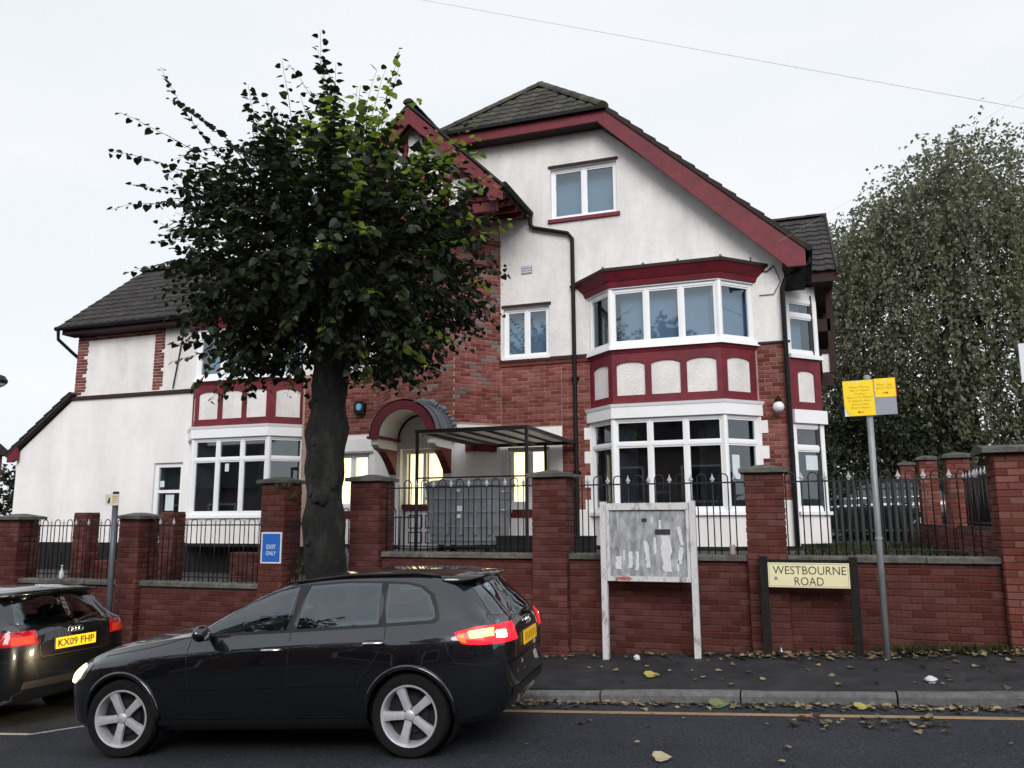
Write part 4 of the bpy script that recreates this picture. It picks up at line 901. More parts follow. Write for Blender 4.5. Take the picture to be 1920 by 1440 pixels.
b = MB(); fP.box(b, .525, .535, .19, .395, -.006, .0); b.build('plate_edge', 'sign_red', pk)
for i, (t_, w_) in enumerate((('Mon-Thurs', .20), ('8am-9pm', .19), ('Friday', .11), ('8am-12.45pm', .26), ('2.45pm-9pm', .24), ('Saturday', .17), ('8am-9pm', .19))):
    fit_text('lettering', t_, w_, .026, 'ink_yellow', y1_, fP, .165, .315 - .038 * i, n=.001)
for i, (t_, w_) in enumerate((('Mon - Sat', .15), ('8am-9pm', .17))): fit_text('lettering', t_, w_, .026, 'ink_yellow', y2_, fP, .42, .325 - .038 * i, n=.001)
def arrow(u, v, d, par): b = MB(); fP.panel(b, [(u - d * .03, v - .004), (u + d * .012, v - .004), (u + d * .008, v - .016), (u + d * .036, v), (u + d * .008, v + .016), (u + d * .012, v + .004), (u - d * .03, v + .004)][::1 if d > 0 else -1], (), .0012, .001); b.build('arrow', 'sign_red', par, fix=True)
arrow(.165, .04, -1, y1_); arrow(.42, .235, 1, y2_)
for (u, v, p_) in ((.15, .365, y1_), (.42, .375, y2_)): b = MB(); fP.panel(b, arc(u, v, .012, 0, 2 * math.pi, 10)[:-1], (), .002, .002); b.build('disc_symbol', 'sign_white', p_, fix=False)

# small plate on a thin pole, left
lp = thing('small_sign', 'small cream plate on a dark grey pole behind the left car', 'sign', (-9.48, 9.5, -.25))
MB().tube([(-9.47, 9.5, pave_z(-9.5, 9.5) - .1), (-9.51, 9.5, 2.15)], .042, 10).build('pole', 'dark_pole', lp, smooth=True)
MB().lathe([(.045, 2.14), (.045, 2.17), (.02, 2.18)], 10, (-9.51, 9.5, 0)).build('pole_cap', 'iron', lp)
fL = Fr((-9.645, 9.44, 1.975), (1, 0, 0)); b = MB(); fL.box(b, 0, .245, 0, .165, -.008, 0); mk('sign_ivory', (.62, .60, .48), rough=.5); pl_ = b.build('plate', 'sign_ivory', lp)
b = MB(); fL.panel(b, rect(.005, .115, .008, .157), [rect(.015, .105, .02, .147)], .001, .001); b.build('plate_border', 'sign_white', pl_, fix=False)
b = MB(); fL.panel(b, [(.05, .03), (.09, .03), (.09, .12), (.06, .10), (.06, .07), (.05, .07)], (), .0015, .001); b.build('symbol', 'ink', pl_, fix=False)
for i in range(4): b = MB(); fL.box(b, .13, .225 - .02 * (i % 2), .125 - .03 * i, .135 - .03 * i, 0, .001); b.build('lettering', 'ink_yellow', pl_)

ex = thing('exit_sign', 'blue sign with white border reading EXIT ONLY on a brick gate pier', 'sign', (-7.04, 9.87, 1.16))
fE = Fr((-7.215, 9.878, 1.155), (1, 0, 0)); b = MB(); fE.box(b, 0, .335, 0, .43, -.012, 0); b.build('plate_border', 'sign_white', ex)
b = MB(); fE.box(b, .022, .313, .022, .408, 0, .003); b.build('plate', 'sign_blue', ex)
fit_text('lettering', 'EXIT', .15, .058, 'sign_white', ex, fE, .17, .228, n=.005, bold=.012); fit_text('lettering', 'ONLY', .165, .058, 'sign_white', ex, fE, .17, .140, n=.005, bold=.012)

gl = thing('wall_lamp', 'white globe lamp on a black bracket on the right brick pilaster', 'lamp', (-.28, 14.85, 3.7))
MB().lathe([(.0, -.098), (.05, -.085), (.085, -.05), (.098, 0), (.085, .05), (.05, .085), (.0, .098)], 18, (-.277, 14.82, 3.655), close=False).build('globe', 'globe', gl, smooth=True)
b = MB(); b.lathe([(.055, .085), (.06, .13), (.03, .16)], 12, (-.277, 14.82, 3.655)); b.tube([(-.277, 14.82, 3.8), (-.277, 14.86, 3.84), (-.277, 15.0, 3.84)], .022, 8); b.build('bracket', 'black_paint', gl)
al = thing('alarm_box', 'small blue and black alarm box on the brick wall left of the porch', 'alarm box', (-8.62, 14.95, 4.0))
b = MB(); b.prism([(-8.72, 14.98, 3.94), (-8.50, 14.98, 3.94), (-8.48, 14.98, 4.15), (-8.56, 14.98, 4.20), (-8.66, 14.98, 4.20), (-8.74, 14.98, 4.15)], (0, -.09, 0)); b.build('case', 'black_paint', al)
b = MB(); Fr((-8.61, 14.885, 4.08), (1, 0, 0)).panel(b, arc(0, 0, .075, 0, 2 * math.pi, 14)[:-1], (), 0, .004); b.build('face', 'alarm_blue', al, fix=False)
fit_text('symbol', 'O', .07, .08, 'sign_white', al, Fr((-8.61, 14.883, 4.08), (1, 0, 0)), 0, .01); fit_text('symbol', '-', .06, .012, 'sign_white', al, Fr((-8.61, 14.883, 4.08), (1, 0, 0)), 0, -.05)
kp = thing('entry_phone', 'small black and white entry phone beside the front door', 'entry phone', (-6.1, 14.27, 2.6))
b = MB(); Fq.box(b, .02, .10, 2.30, 2.52, 0, .04); b.build('case', 'sign_white', kp); b = MB(); Fq.box(b, .03, .08, 2.42, 2.50, .04, .06); b.build('lens', 'ink', kp)

# bin shelter and bin
cp = thing('canopy', 'flat polycarbonate canopy on a thin black steel frame over the bin', 'canopy', (-4.9, 13.4, 1.2))
x0, x1, y0, y1, zc = -5.84, -3.97, 12.0, 14.86, 3.18
for (x, y) in ((x0, y0), (x1, y0), (x0 + .05, y1 - .05), (-4.52, 14.8)): MB().box(x - .022, x + .022, y - .022, y + .022, 1.2, zc - .03).build('post', 'iron', cp)
for (a0, a1, b0, b1) in ((x0 - .03, x1 + .03, y0 - .03, y0 + .03), (x0 - .03, x1 + .03, y1 - .03, y1 + .03), (x0 - .03, x0 + .03, y0 + .03, y1 - .03), (x1 - .03, x1 + .03, y0 + .03, y1 - .03)):
    MB().box(a0, a1, b0, b1, zc - .05, zc + .012).build('beam', 'iron', cp)
for i in range(1, 5): x = x0 + (x1 - x0) * i / 5; MB().box(x - .015, x + .015, y0 + .03, y1 - .03, zc - .04, zc).build('rafter', 'iron', cp)
for i in range(5): a = x0 + (x1 - x0) * i / 5; MB().box(a + .004, a + (x1 - x0) / 5 - .004, y0 + .01, y1 - .01, zc + .013, zc + .021).build('roof_sheet', 'polycarbonate', cp)
MB().box(x0, x1, y0 - .012, y0 + .012, 2.395, 2.42).build('rail', 'iron', cp)
MB().box(x1 - .012, x1 + .012, y0, y1, 2.395, 2.42).build('rail', 'iron', cp)
bn = thing('wheeled_bin', 'big grey four wheeled steel bin under the canopy', 'bin', (-5.3, 13, 1.2))
bx0, bx1, by0, by1, bz0, bz1 = -5.92, -4.69, 12.5, 13.42, 1.34, 2.30
b = MB(); i_ = .07
b.add([(bx0 + i_, by0 + i_, bz0), (bx1 - i_, by0 + i_, bz0), (bx1 - i_, by1 - i_, bz0), (bx0 + i_, by1 - i_, bz0), (bx0, by0, bz1), (bx1, by0, bz1), (bx1, by1, bz1), (bx0, by1, bz1)], [(0, 3, 2, 1), (0, 1, 5, 4), (1, 2, 6, 5), (2, 3, 7, 6), (3, 0, 4, 7), (4, 5, 6, 7)])
b.build('body', 'galvanised', bn)
for z, h in ((1.40, .04), (1.62, .035), (1.86, .035), (2.08, .035)):
    t = 1 - (z - bz0) / (bz1 - bz0); e = i_ * t - .02; MB().box(bx0 + e, bx1 - e, by0 + e, by1 - e, z, z + h).build('rib', 'galvanised', bn)
for k in range(5):
    x = bx0 + .12 + k * .25; MB().box(x, x + .04, by0 + .005, by0 + .05, 1.5, 2.2).build('rib', 'galvanised', bn)
MB().box(bx0 - .03, bx1 + .03, by0 - .03, by1 + .03, bz1, bz1 + .05).build('rim', 'galvanised', bn)
b = MB(); k = 8; A = [(by0 + (by1 - by0) * i / k, bz1 + .05 + .07 * math.sin(math.pi * i / k)) for i in range(k + 1)]; b.prism([(bx0, y, z) for y, z in A], (bx1 - bx0, 0, 0)); b.build('lid', 'galvanised', bn)
for x in (bx0 + .2, bx1 - .2):
    for y in (by0 + .2, by1 - .2): MB().lathe([(.03, -.03), (.09, -.025), (.09, .025), (.03, .03)], 14, (x, y, 1.29), 'x').build('wheel', 'black_paint', bn)
for z in (1.9, 2.2): MB().tube([(bx1 - .01, by0 + .3, z), (bx1 + .06, by0 + .32, z), (bx1 + .06, by1 - .32, z), (bx1 - .01, by1 - .3, z)], .014, 6).build('handle', 'galvanised', bn)
for (x, z, w_, h) in ((-5.34, 1.88, .09, .09), (-5.34, 1.77, .07, .06), (-5.35, 2.2, .06, .04)): MB().box(x, x + w_, by0 - .018, by0 - .012, z, z + h).build('sticker', 'paper', bn)
bk = thing('black_crate', 'low black box on the forecourt between bin and pier', 'box', (-4.2, 12.3, 1.2)); MB().box(-4.55, -3.95, 12.2, 12.6, 1.2, 1.46).build('case', 'plinth', bk); MB().box(-4.56, -3.94, 12.19, 12.61, 1.46, 1.49).build('lid', 'plinth', bk)
bk = thing('black_crate', 'small black box on the forecourt right of the drainpipe', 'box', (-3.6, 13.3, 1.2)); MB().box(-3.75, -3.25, 13.2, 13.5, 1.2, 1.44).build('case', 'plinth', bk); MB().box(-3.76, -3.24, 13.19, 13.51, 1.44, 1.47).build('lid', 'plinth', bk)
# small litter
c_ = tag(MB().lathe([(.030, 0), (.034, .004), (.034, .10), (.030, .115), (.027, .115), (.026, .108)], 14, (-.79, 10.02, 1.328)).build('drink_can', 'can', smooth=False), 'pinkish drink can standing on the coping left of the right pier', 'can')
c_ = tag(MB().lathe([(.03, 0), (.035, .02), (.034, .10), (.014, .15), (.014, .19), (.017, .19), (.017, .21)], 12, (-10.98, 10.0, .865)).build('bottle', 'paper', smooth=True), 'pale plastic bottle standing on the lower left coping', 'bottle')
c_ = tag(MB().lathe([(.02, 0), (.032, .01), (.033, .06), (.013, .085), (.013, .11)], 12, (-.30, 9.72, pave_z(-.3, 9.7))).build('bottle', 'glass', smooth=True), 'small clear bottle on the pavement under the street sign', 'bottle')
mk('litter', (.62, .6, .62), rough=.7, var=.15, scale=20)
def crumple(name, p, r, label, cat, seed):
    q_ = random.Random(seed); b = MB(); n1, n2 = 7, 10
    b.lathe([(max(.002, r * math.sin(math.pi * i / n1)) * q_.uniform(.75, 1.15), -r * math.cos(math.pi * i / n1) * .8) for i in range(n1 + 1)], n2, p); 
    b.v = [(x + q_.uniform(-.15, .15) * r, y + q_.uniform(-.15, .15) * r, z + q_.uniform(-.1, .1) * r) for x, y, z in b.v]; tag(b.build(name, 'litter'), label, cat)
crumple('crumpled_paper', (-1.86, 9.55, pave_z(-1.86, 9.55) + .035), .04, 'crumpled white paper ball on the pavement under the notice board', 'litter', 1)
crumple('crumpled_paper', (1.02, 8.6, pave_z(1.02, 8.6) + .022), .05, 'flattened white wrapper on the pavement near the kerb right of the pole', 'litter', 2)
# overhead wires
def wire(a, c, sag, label, r=.008, grp='overhead wires'):
    a, c = Vector(a), Vector(c); pts = [a + (c - a) * (i / 16) - Vector((0, 0, 4 * sag * (i / 16) * (1 - i / 16))) for i in range(17)]
    mk('wire', (.60, .61, .63), rough=.8); tag(MB().tube(pts, r, 5, cap=False).build('overhead_wire', 'wire'), label, 'wire', grp)
wire((-7.9, 12, 11.75), (8, 12, 5.2), .0, 'long thin wire crossing the sky above the main roof', r=.0042)
wire((2.2, 8, 10.0), (6, 16, 6.2), .1, 'short wire in the top right corner of the sky')
wire((-.62, 14.98, 6.45), (12, 6, 11.0), .4, 'thin telephone wire rising from the gable to the right edge', r=.0016)
# ------------------------------------------------------------------ cars
def car_paint(name, base, flake, dust=.1):
    m = material(name, base, rough=.3, var=.06, scale=3, metal=.8, spec=.3, coat=1.0); b_ = m.node_tree.nodes['Principled BSDF']
    b_.inputs['Coat Roughness'].default_value = .015; b_.inputs['Coat IOR'].default_value = 1.78
    return m
MT['car_paint'] = car_paint('car_paint', (0.016, 0.018, 0.024), 0)
mk('car_trim', (0.010, 0.010, 0.011), rough=.45, var=.1)
mk('car_gloss_black', (0.006, 0.006, 0.007), rough=.12, var=.1, coat=1)
mk('tyre', (0.008, 0.008, 0.008), rough=.85, var=.3, scale=30, spec=.25)
mk('alloy', (0.60, 0.60, 0.64), rough=.4, var=.12, scale=20, metal=.35)
mk('chrome', (0.75, 0.75, 0.77), rough=.12, metal=1.0)
mk('brake_dark', (0.012, 0.012, 0.013), rough=.7)
mk('lamp_red', (0.30, 0.006, 0.018), rough=.12, var=.2, scale=30, coat=1)
mk('lamp_red_lit', (0.5, 0.01, 0.02), rough=.15, emit=(1.0, .015, .03), estr=1.0)
mk('lamp_orange_lit', (0.6, 0.1, 0.02), rough=.2, emit=(1.0, .16, .03), estr=1.0)
mk('lamp_yellow_lit', (0.9, 0.6, 0.2), rough=.2, emit=(1.0, .52, .10), estr=2.2)
mk('lamp_white_lit', (0.9, 0.8, 0.7), rough=.2, emit=(1.0, .85, .6), estr=12)
mk('head_lit', (0.9, 0.8, 0.6), rough=.2, emit=(1.0, .72, .32), estr=5)
mk('lamp_clear', (0.12, 0.13, 0.14), rough=.08, coat=1)
mk('plate_yellow', (0.90, 0.52, 0.015), rough=.45, var=.04, emit=(1, .5, .02), estr=.10)  # faint glow put into the plate, which is no lamp
MT['car_glass'] = glass_material('car_glass', (0.50, 0.56, 0.58), 2.15, .01)
mk('car_seat', (0.016, 0.016, 0.018), rough=.7)

def hermite(keys, x):
    xs = np.array([k[0] for k in keys]); ys = np.array([k[1] for k in keys]); d = np.diff(ys) / np.diff(xs); m = np.zeros(len(xs))
    for i in range(1, len(xs) - 1): m[i] = 0 if d[i - 1] * d[i] <= 0 else 2 * d[i - 1] * d[i] / (d[i - 1] + d[i])
    m[0], m[-1] = d[0], d[-1]; i = int(np.clip(np.searchsorted(xs, x) - 1, 0, len(xs) - 2)); h = xs[i + 1] - xs[i]; t = (x - xs[i]) / h
    return (2 * t ** 3 - 3 * t ** 2 + 1) * ys[i] + (t ** 3 - 2 * t ** 2 + t) * h * m[i] + (-2 * t ** 3 + 3 * t ** 2) * ys[i + 1] + (t ** 3 - t ** 2) * h * m[i + 1]
K = dict(
 W=[(-.885, .50), (-.87, .60), (-.83, .70), (-.75, .775), (-.55, .838), (-.2, .872), (.4, .882), (1.6, .882), (2.4, .878), (2.8, .862), (3.1, .815), (3.28, .74), (3.38, .63), (3.42, .52), (3.44, .40)],
 zb=[(-.885, .46), (-.87, .40), (-.80, .30), (-.5, .225), (.3, .195), (2.2, .195), (2.9, .20), (3.3, .22), (3.42, .28), (3.44, .34)],
 zc=[(-.885, .80), (-.80, .865), (-.4, .905), (0, .897), (1.0, .872), (2.0, .828), (2.8, .765), (3.2, .69), (3.44, .56)],
 zB=[(-.885, .82), (-.83, .93), (-.7, .995), (-.4, 1.010), (0, .992), (1.0, .968), (1.9, .948), (2.2, .928), (2.8, .845), (3.2, .745), (3.44, .58)],
 oB=[(-.885, .03), (-.7, .07), (-.3, .085), (1.8, .085), (2.3, .11), (3.0, .13), (3.44, .10)],
 ze=[(-.885, .83), (-.85, .92), (-.76, .985), (-.64, 1.065), (-.48, 1.20), (-.36, 1.285), (-.22, 1.326), (0, 1.348), (.6, 1.362), (1.05, 1.338), (1.40, 1.235), (1.72, 1.080), (1.98, .968), (2.2, .945), (2.8, .865), (3.2, .765), (3.44, .59)],
 ye=[(-.885, .42), (-.84, .58), (-.6, .605), (-.3, .590), (.6, .588), (1.05, .60), (1.5, .665), (1.98, .75), (2.2, .72), (2.8, .67), (3.2, .56), (3.44, .25)],
 zt=[(-.885, .84), (-.855, .985), (-.78, 1.075), (-.64, 1.225), (-.50, 1.345), (-.40, 1.378), (-.2, 1.402), (.4, 1.424), (.9, 1.405), (1.2, 1.350), (1.6, 1.200), (1.98, 1.030), (2.1, .995), (2.5, .955), (2.9, .885), (3.2, .79), (3.38, .68), (3.44, .60)])
def RX_(x): return (-.279 + (x + .3) * .90) if x < -.3 else (2.75 + (x - 2.75) * .76 if x > 2.75 else x * (.93 if x < 0 else 1))      # overhangs a little shorter
K = {k: [((-.279 + (x + .3) * .90) if x < -.3 else (2.75 + (x - 2.75) * .76 if x > 2.75 else x * (.93 if x < 0 else 1)), y) for x, y in v] for k, v in K.items()}
def section(x):
    W, zb, zc, zB, oB, ze, ye, zt = (hermite(K[k], x) for k in ('W', 'zb', 'zc', 'zB', 'oB', 'ze', 'ye', 'zt'))
    fl = .014 * math.exp(-((x - 0) / .42) ** 2) + .016 * math.exp(-((x - 2.578) / .42) ** 2)
    zl = zb + .17; yB = W - oB
    pts = [(0, zb), (.6 * W, zb), (W - .10, zb + .012), (W - .045, zb + .06), (W - .016 + fl * .6, zl), (W - .002 + fl, zl + (zc - zl) * .30), (W + fl, zl + (zc - zl) * .55), (W - .003 + fl * .5, zl + (zc - zl) * .85), (W - .012, zc - .006), (W - .020, zc + .006),
           (W - .020 - (oB - .02) * .5, zc + (zB - zc) * .55), (yB, zB)]
    for t in (.05, .14, .26, .38, .5, .62, .74, .86, .95): pts.append((yB + (ye - yB) * t + .018 * math.sin(math.pi * t), zB + (ze - zB) * t))
    pts += [(ye, ze), (ye - .05 * ye / .6, ze + (zt - ze) * .32), (ye * .72, ze + (zt - ze) * .66), (ye * .4, ze + (zt - ze) * .90), (ye * .15, ze + (zt - ze) * .99), (0, zt)]
    return pts
xs_ = sorted(set([round(RX_(v), 4) for v in list(np.linspace(-.80, 3.2, 170)) + [-.885, -.88, -.87, -.86, -.845, -.825, 3.24, 3.28, 3.32, 3.35, 3.38, 3.40, 3.42, 3.435, 3.44]]))
cb = MB(); nr = None
for x in xs_:
    S = section(x); ring_ = [(x, y, z) for y, z in S] + [(x, -y, z) for y, z in reversed(S[1:-1])]; nr = len(ring_); cb.v += ring_
ns = len(xs_)
for i in range(ns - 1):
    for k in range(nr): cb.f.append((i * nr + k, i * nr + (k + 1) % nr, (i + 1) * nr + (k + 1) % nr, (i + 1) * nr + k))
cb.f.append(tuple(range(nr))); cb.f.append(tuple(reversed(range((ns - 1) * nr, ns * nr))))
body_me = cb.mesh('body'); raw_bvh = None
bm = bmesh.new(); bm.from_mesh(body_me); raw_bvh = BVHTree.FromBMesh(bm); bm.free()
# cut the wheel arches
tmp = bpy.data.objects.new('tmp_body', body_me); col.objects.link(tmp); cut = MB()
for xa, ra in ((0, .356), (2.578, .352)):
    for sy in (-1, 1): cut.lathe([(ra, .56 * sy), (ra, 1.1 * sy)], 40, (xa, 0, .325), 'y')
cut_o = bpy.data.objects.new('tmp_cut', cut.mesh('cut')); col.objects.link(cut_o)
md = tmp.modifiers.new('cut', 'BOOLEAN'); md.operation = 'DIFFERENCE'; md.object = cut_o; md.solver = 'EXACT'
bpy.context.view_layer.update()
BODY = bpy.data.meshes.new_from_object(tmp.evaluated_get(bpy.context.evaluated_depsgraph_get()))
bpy.data.objects.remove(tmp); bpy.data.objects.remove(cut_o); BODY.name = 'body'; BODY.materials.clear(); BODY.materials.append(MT['car_paint'])
WIN_F = [(1.865, .975), (1.70, 1.075), (1.45, 1.198), (1.22, 1.282), (1.03, 1.315), (1.08, .985)]
WIN_R = [(.985, .990), (.925, 1.320), (.60, 1.330), (.285, 1.316), (.262, 1.006)]
WIN_Q = [(.195, 1.010), (.225, 1.310), (.05, 1.296), (-.06, 1.270), (-.15, 1.205), (-.20, 1.11), (-.215, 1.045), (-.19, 1.022)]
WSC = [(1.96, -.66), (2.0, -.35), (2.01, 0), (2.0, .35), (1.96, .66), (1.20, .53), (1.19, 0), (1.20, -.53)]
RWI = [(-.52, 1.26), (-.25, 1.30), (.25, 1.30), (.52, 1.26), (.60, 1.03), (.3, 1.0), (-.3, 1.0), (-.60, 1.03)]
bm = bmesh.new(); bm.from_mesh(BODY); kill = []      # open the window apertures
for f in bm.faces:
    P_ = [v.co for v in f.verts]
    if min(p.z for p in P_) < .96: continue
    if any(all(inside((p.x, p.z), w_) for p in P_) for w_ in (WIN_F, WIN_R, WIN_Q)) and min(abs(p.y) for p in P_) > .5: kill.append(f)
    elif f.normal.z > .2 and all(inside((p.x, p.y), WSC) for p in P_): kill.append(f)
    elif f.calc_center_median().x < -.25 and all(inside((p.y, p.z), RWI) for p in P_): kill.append(f)
bmesh.ops.delete(bm, geom=kill, context='FACES'); bm.to_mesh(BODY); bm.free()
BODY.shade_smooth(); BODY.set_sharp_from_angle(angle=rad(28))

MODES = dict(side=lambda a, c: ((a, 3, c), (0, -1, 0)), rear=lambda a, c: ((-3, a, c), (1, 0, 0)), front=lambda a, c: ((6, a, c), (-1, 0, 0)), top=lambda a, c: ((a, c, 3), (0, 0, -1)))
def surf(mode, a, c, raw=False):
    o, d = MODES[mode](a, c); h = raw_bvh.ray_cast(Vector(o), Vector(d))
    if h[0] is None: return None, None
    n = h[1]; n = n if n.dot(Vector(d)) < 0 else -n; return h[0], n
def skin_panel(mode, poly, off=.004, step=.05, holes=()):
    """a thin panel that lies on the car's surface"""
    dense = []
    for i in range(len(poly)):
        p, q_ = Vector(poly[i]), Vector(poly[(i + 1) % len(poly)]); m_ = max(1, int((q_ - p).length / step)); dense += [p + (q_ - p) * (k / m_) for k in range(m_)]
    n = len(dense); pts = list(dense); lo = (min(p.x for p in dense), min(p.y for p in dense)); hi = (max(p.x for p in dense), max(p.y for p in dense))
    a = lo[0] + step * .6
    while a < hi[0]:
        c = lo[1] + step * .6
        while c < hi[1]:
            pts.append(Vector((a, c))); c += step
        a += step
    E2 = [(i, (i + 1) % n) for i in range(n)]
    for h_ in holes:
        b0 = len(pts); pts += [Vector(q_) for q_ in h_]; E2 += [(b0 + i, b0 + (i + 1) % len(h_)) for i in range(len(h_))]
    V, E_, F, _, _, _ = delaunay_2d_cdt(pts, E2, [], 1, 1e-5)
    F = [f for f in F if not any(inside(sum((V[i] for i in f), Vector((0, 0))) / len(f), h_) for h_ in holes)]
    P = []; ok = []
    for v in V:
        h, nn_ = surf(mode, v.x, v.y); P.append((h + nn_ * off) if h else None)
    b = MB(); b.v = [tuple(p) if p else (0, 0, 0) for p in P]; b.f = [tuple(f) for f in F if all(P[i] for i in f)]
    used = set(i for f in b.f for i in f); re = {i: j for j, i in enumerate(sorted(used))}; b.v = [b.v[i] for i in sorted(used)]; b.f = [tuple(re[i] for i in f) for f in b.f]
    # make faces look outwards
    d = Vector(MODES[mode](0, 0)[1]); f2 = []
    for f in b.f:
        A, B, C_ = (Vector(b.v[i]) for i in f[:3]); f2.append(f if (B - A).cross(C_ - A).dot(d) < 0 else tuple(reversed(f)))
    b.f = f2; return b
def mirror(b): m_ = MB(); m_.v = [(x, -y, z) for x, y, z in b.v]; m_.f = [tuple(reversed(f)) for f in b.f]; return m_
def strip_poly(pts, w_):
    L_, R_ = [], []
    P = [Vector(p) for p in pts]
    for i, p in enumerate(P):
        t = (P[min(i + 1, len(P) - 1)] - P[max(i - 1, 0)]).normalized(); nrm = Vector((-t.y, t.x)) * w_ / 2; L_.append(p + nrm); R_.append(p - nrm)
    return [tuple(p) for p in L_ + R_[::-1]]

SURR = [(1.93, .950), (1.70, 1.095), (1.45, 1.218), (1.22, 1.302), (1.03, 1.334), (.6, 1.346), (.2, 1.330), (.03, 1.314), (-.09, 1.282), (-.185, 1.215), (-.235, 1.11), (-.25, 1.03), (-.21, 1.000), (.25, .986), (1.0, .966)]
CAR_PARTS = []          # (name, mesh, material, parent_name)
def cp_add(name, b, mat, parent=None, both=False, smooth=True):
    for m_, s_ in (((b, 1), (mirror(b), -1)) if both else ((b, 1),)):
        me = m_.mesh(name, smooth, fix=False); me.materials.append(MT[mat] if isinstance(mat, str) else mat); CAR_PARTS.append([name, me, parent, None])
cp_add('window_trim', skin_panel('side', SURR, .002, .05, (WIN_F, WIN_R, WIN_Q)), 'car_trim', both=True)
for wp in (WIN_F, WIN_R, WIN_Q): cp_add('side_window', skin_panel('side', wp, .005), 'car_glass', both=True)
cp_add('windscreen', skin_panel('top', WSC, .004), 'car_glass')
cp_add('rear_window', skin_panel('rear', RWI, .005), 'car_glass')
for pts, w_ in (([(1.95, .935), (1.955, .80), (1.93, .55), (1.90, .32)], .008), ([(1.03, .965), (1.015, .85), (1.03, .6), (1.05, .33)], .008), ([(.20, .992), (.19, .90), (.26, .76), (.40, .60), (.46, .40), (.46, .33)], .008), ([(1.95, .32), (1.4, .305), (.5, .32)], .008),
               ([(2.02, .945), (2.3, .885), (2.8, .815)], .006), ([(-.30, .90), (-.34, .78), (-.40, .70), (-.62, .68), (-.8, .69)], .007)):
    cp_add('door_seam', skin_panel('side', strip_poly(pts, w_), .0015, .04), 'car_trim', both=True)
cp_add('side_moulding', skin_panel('side', [(2.05, .505), (.40, .525), (.40, .553), (2.05, .533)], .008), 'car_paint', both=True)
cp_add('sill_trim', skin_panel('side', [(2.12, .235), (.44, .235), (.44, .300), (2.12, .300)], .006), 'car_trim', both=True)
def ellipsoid(c, r, n1=8, n2=14):
    b = MB(); b.lathe([(max(.001, math.sin(math.pi * i / n1)), -math.cos(math.pi * i / n1)) for i in range(n1 + 1)], n2); b.v = [(c[0] + x * r[0], c[1] + y * r[1], c[2] + z * r[2]) for x, y, z in b.v]; return b
for xh, zh in ((1.165, .842), (.275, .872)):
    h, n_ = surf('side', xh, zh); b = MB(); pts = [(xh + d, h.y + e, zh) for d, e in ((.085, .004), (.07, .032), (.0, .038), (-.07, .032), (-.085, .004))]
    b.tube(pts, .013, 8); cp_add('door_handle', b, 'chrome', both=True); cp_add('handle_recess', skin_panel('side', [(xh + .08, zh - .035), (xh - .08, zh - .035), (xh - .09, zh), (xh - .07, zh + .02), (xh + .07, zh + .02), (xh + .09, zh)], .002, .04), 'car_trim', both=True)
mb_ = ellipsoid((1.74, .985, 1.0), (.055, .105, .065)); mb_.tube([(1.78, .82, .975), (1.76, .93, .98)], .03, 8); cp_add('wing_mirror', mb_, 'car_paint', both=True)
for xa, ra in ((0, .362), (2.578, .358)):      # lip of each wheel arch
    for sy in (1, -1):
        pts = []
        for i in range(25):
            a = rad(-4 + 188 * i / 24); x, z = xa + ra * math.cos(a), .325 + ra * math.sin(a); h, _n = surf('side', x, max(z, .26)); pts.append((x, (h.y if h else .86) * sy, z))
        b = MB(); b.tube(pts, .020, 8); cp_add('arch_lip', b, 'car_paint')
    for sy in (1, -1):
        b = MB(); b.lathe([(ra - .006, .55 * sy), (ra - .006, .80 * sy)], 28, (xa, 0, .325), 'y', close=False); b.lathe([(ra - .004, .552 * sy), (.01, .553 * sy)], 28, (xa, 0, .325), 'y', close=False); cp_add('arch_liner', b, 'brake_dark')
def soft_box(x0, x1, y0, y1, z0, z1, lean=0, c=.04):
    b = MB(); R4 = []
    for z, k in ((z0, c), (z0 + c, 0), (z1 - c, 0), (z1, c)):
        l = lean * (z - z0); q4 = [(x0 + k, y0 + k), (x1 - k, y0 + k), (x1 - k, y1 - k), (x0 + k, y1 - k)]; R4 += [(x + l, y, z) for x, y in q4]
    b.add(R4, [(0, 3, 2, 1), (12, 13, 14, 15)] + [(r * 4 + i, r * 4 + (i + 1) % 4, r * 4 + 4 + (i + 1) % 4, r * 4 + 4 + i) for r in range(3) for i in range(4)]); return b
for yc in (.36, -.36):
    cp_add('seat', soft_box(.92, 1.06, yc - .24, yc + .24, .45, 1.10, -.22), 'car_seat'); cp_add('headrest', soft_box(.79, .89, yc - .13, yc + .13, 1.12, 1.28, -.1), 'car_seat'); cp_add('headrest', soft_box(-.06, .04, yc - .13, yc + .13, 1.04, 1.17, -.1), 'car_seat')
cp_add('rear_bench', soft_box(.06, .22, -.62, .62, .40, 1.03, -.2), 'car_seat'); cp_add('dashboard', soft_box(1.55, 1.98, -.68, .68, .55, .96), 'car_seat')
b = MB(); b.tube([(1.42 + .06 * math.sin(a), -.36 + .18 * math.cos(a), .96 + .17 * math.sin(a)) for a in [2 * math.pi * t / 20 for t in range(21)]], .016, 6, cap=False); b.tube([(1.42, -.36, .96), (1.6, -.36, .88)], .03, 6); cp_add('steering_wheel', b, 'car_seat')
cp_add('cabin_floor', soft_box(-.45, 2.0, -.70, .70, .36, .44), 'car_seat')
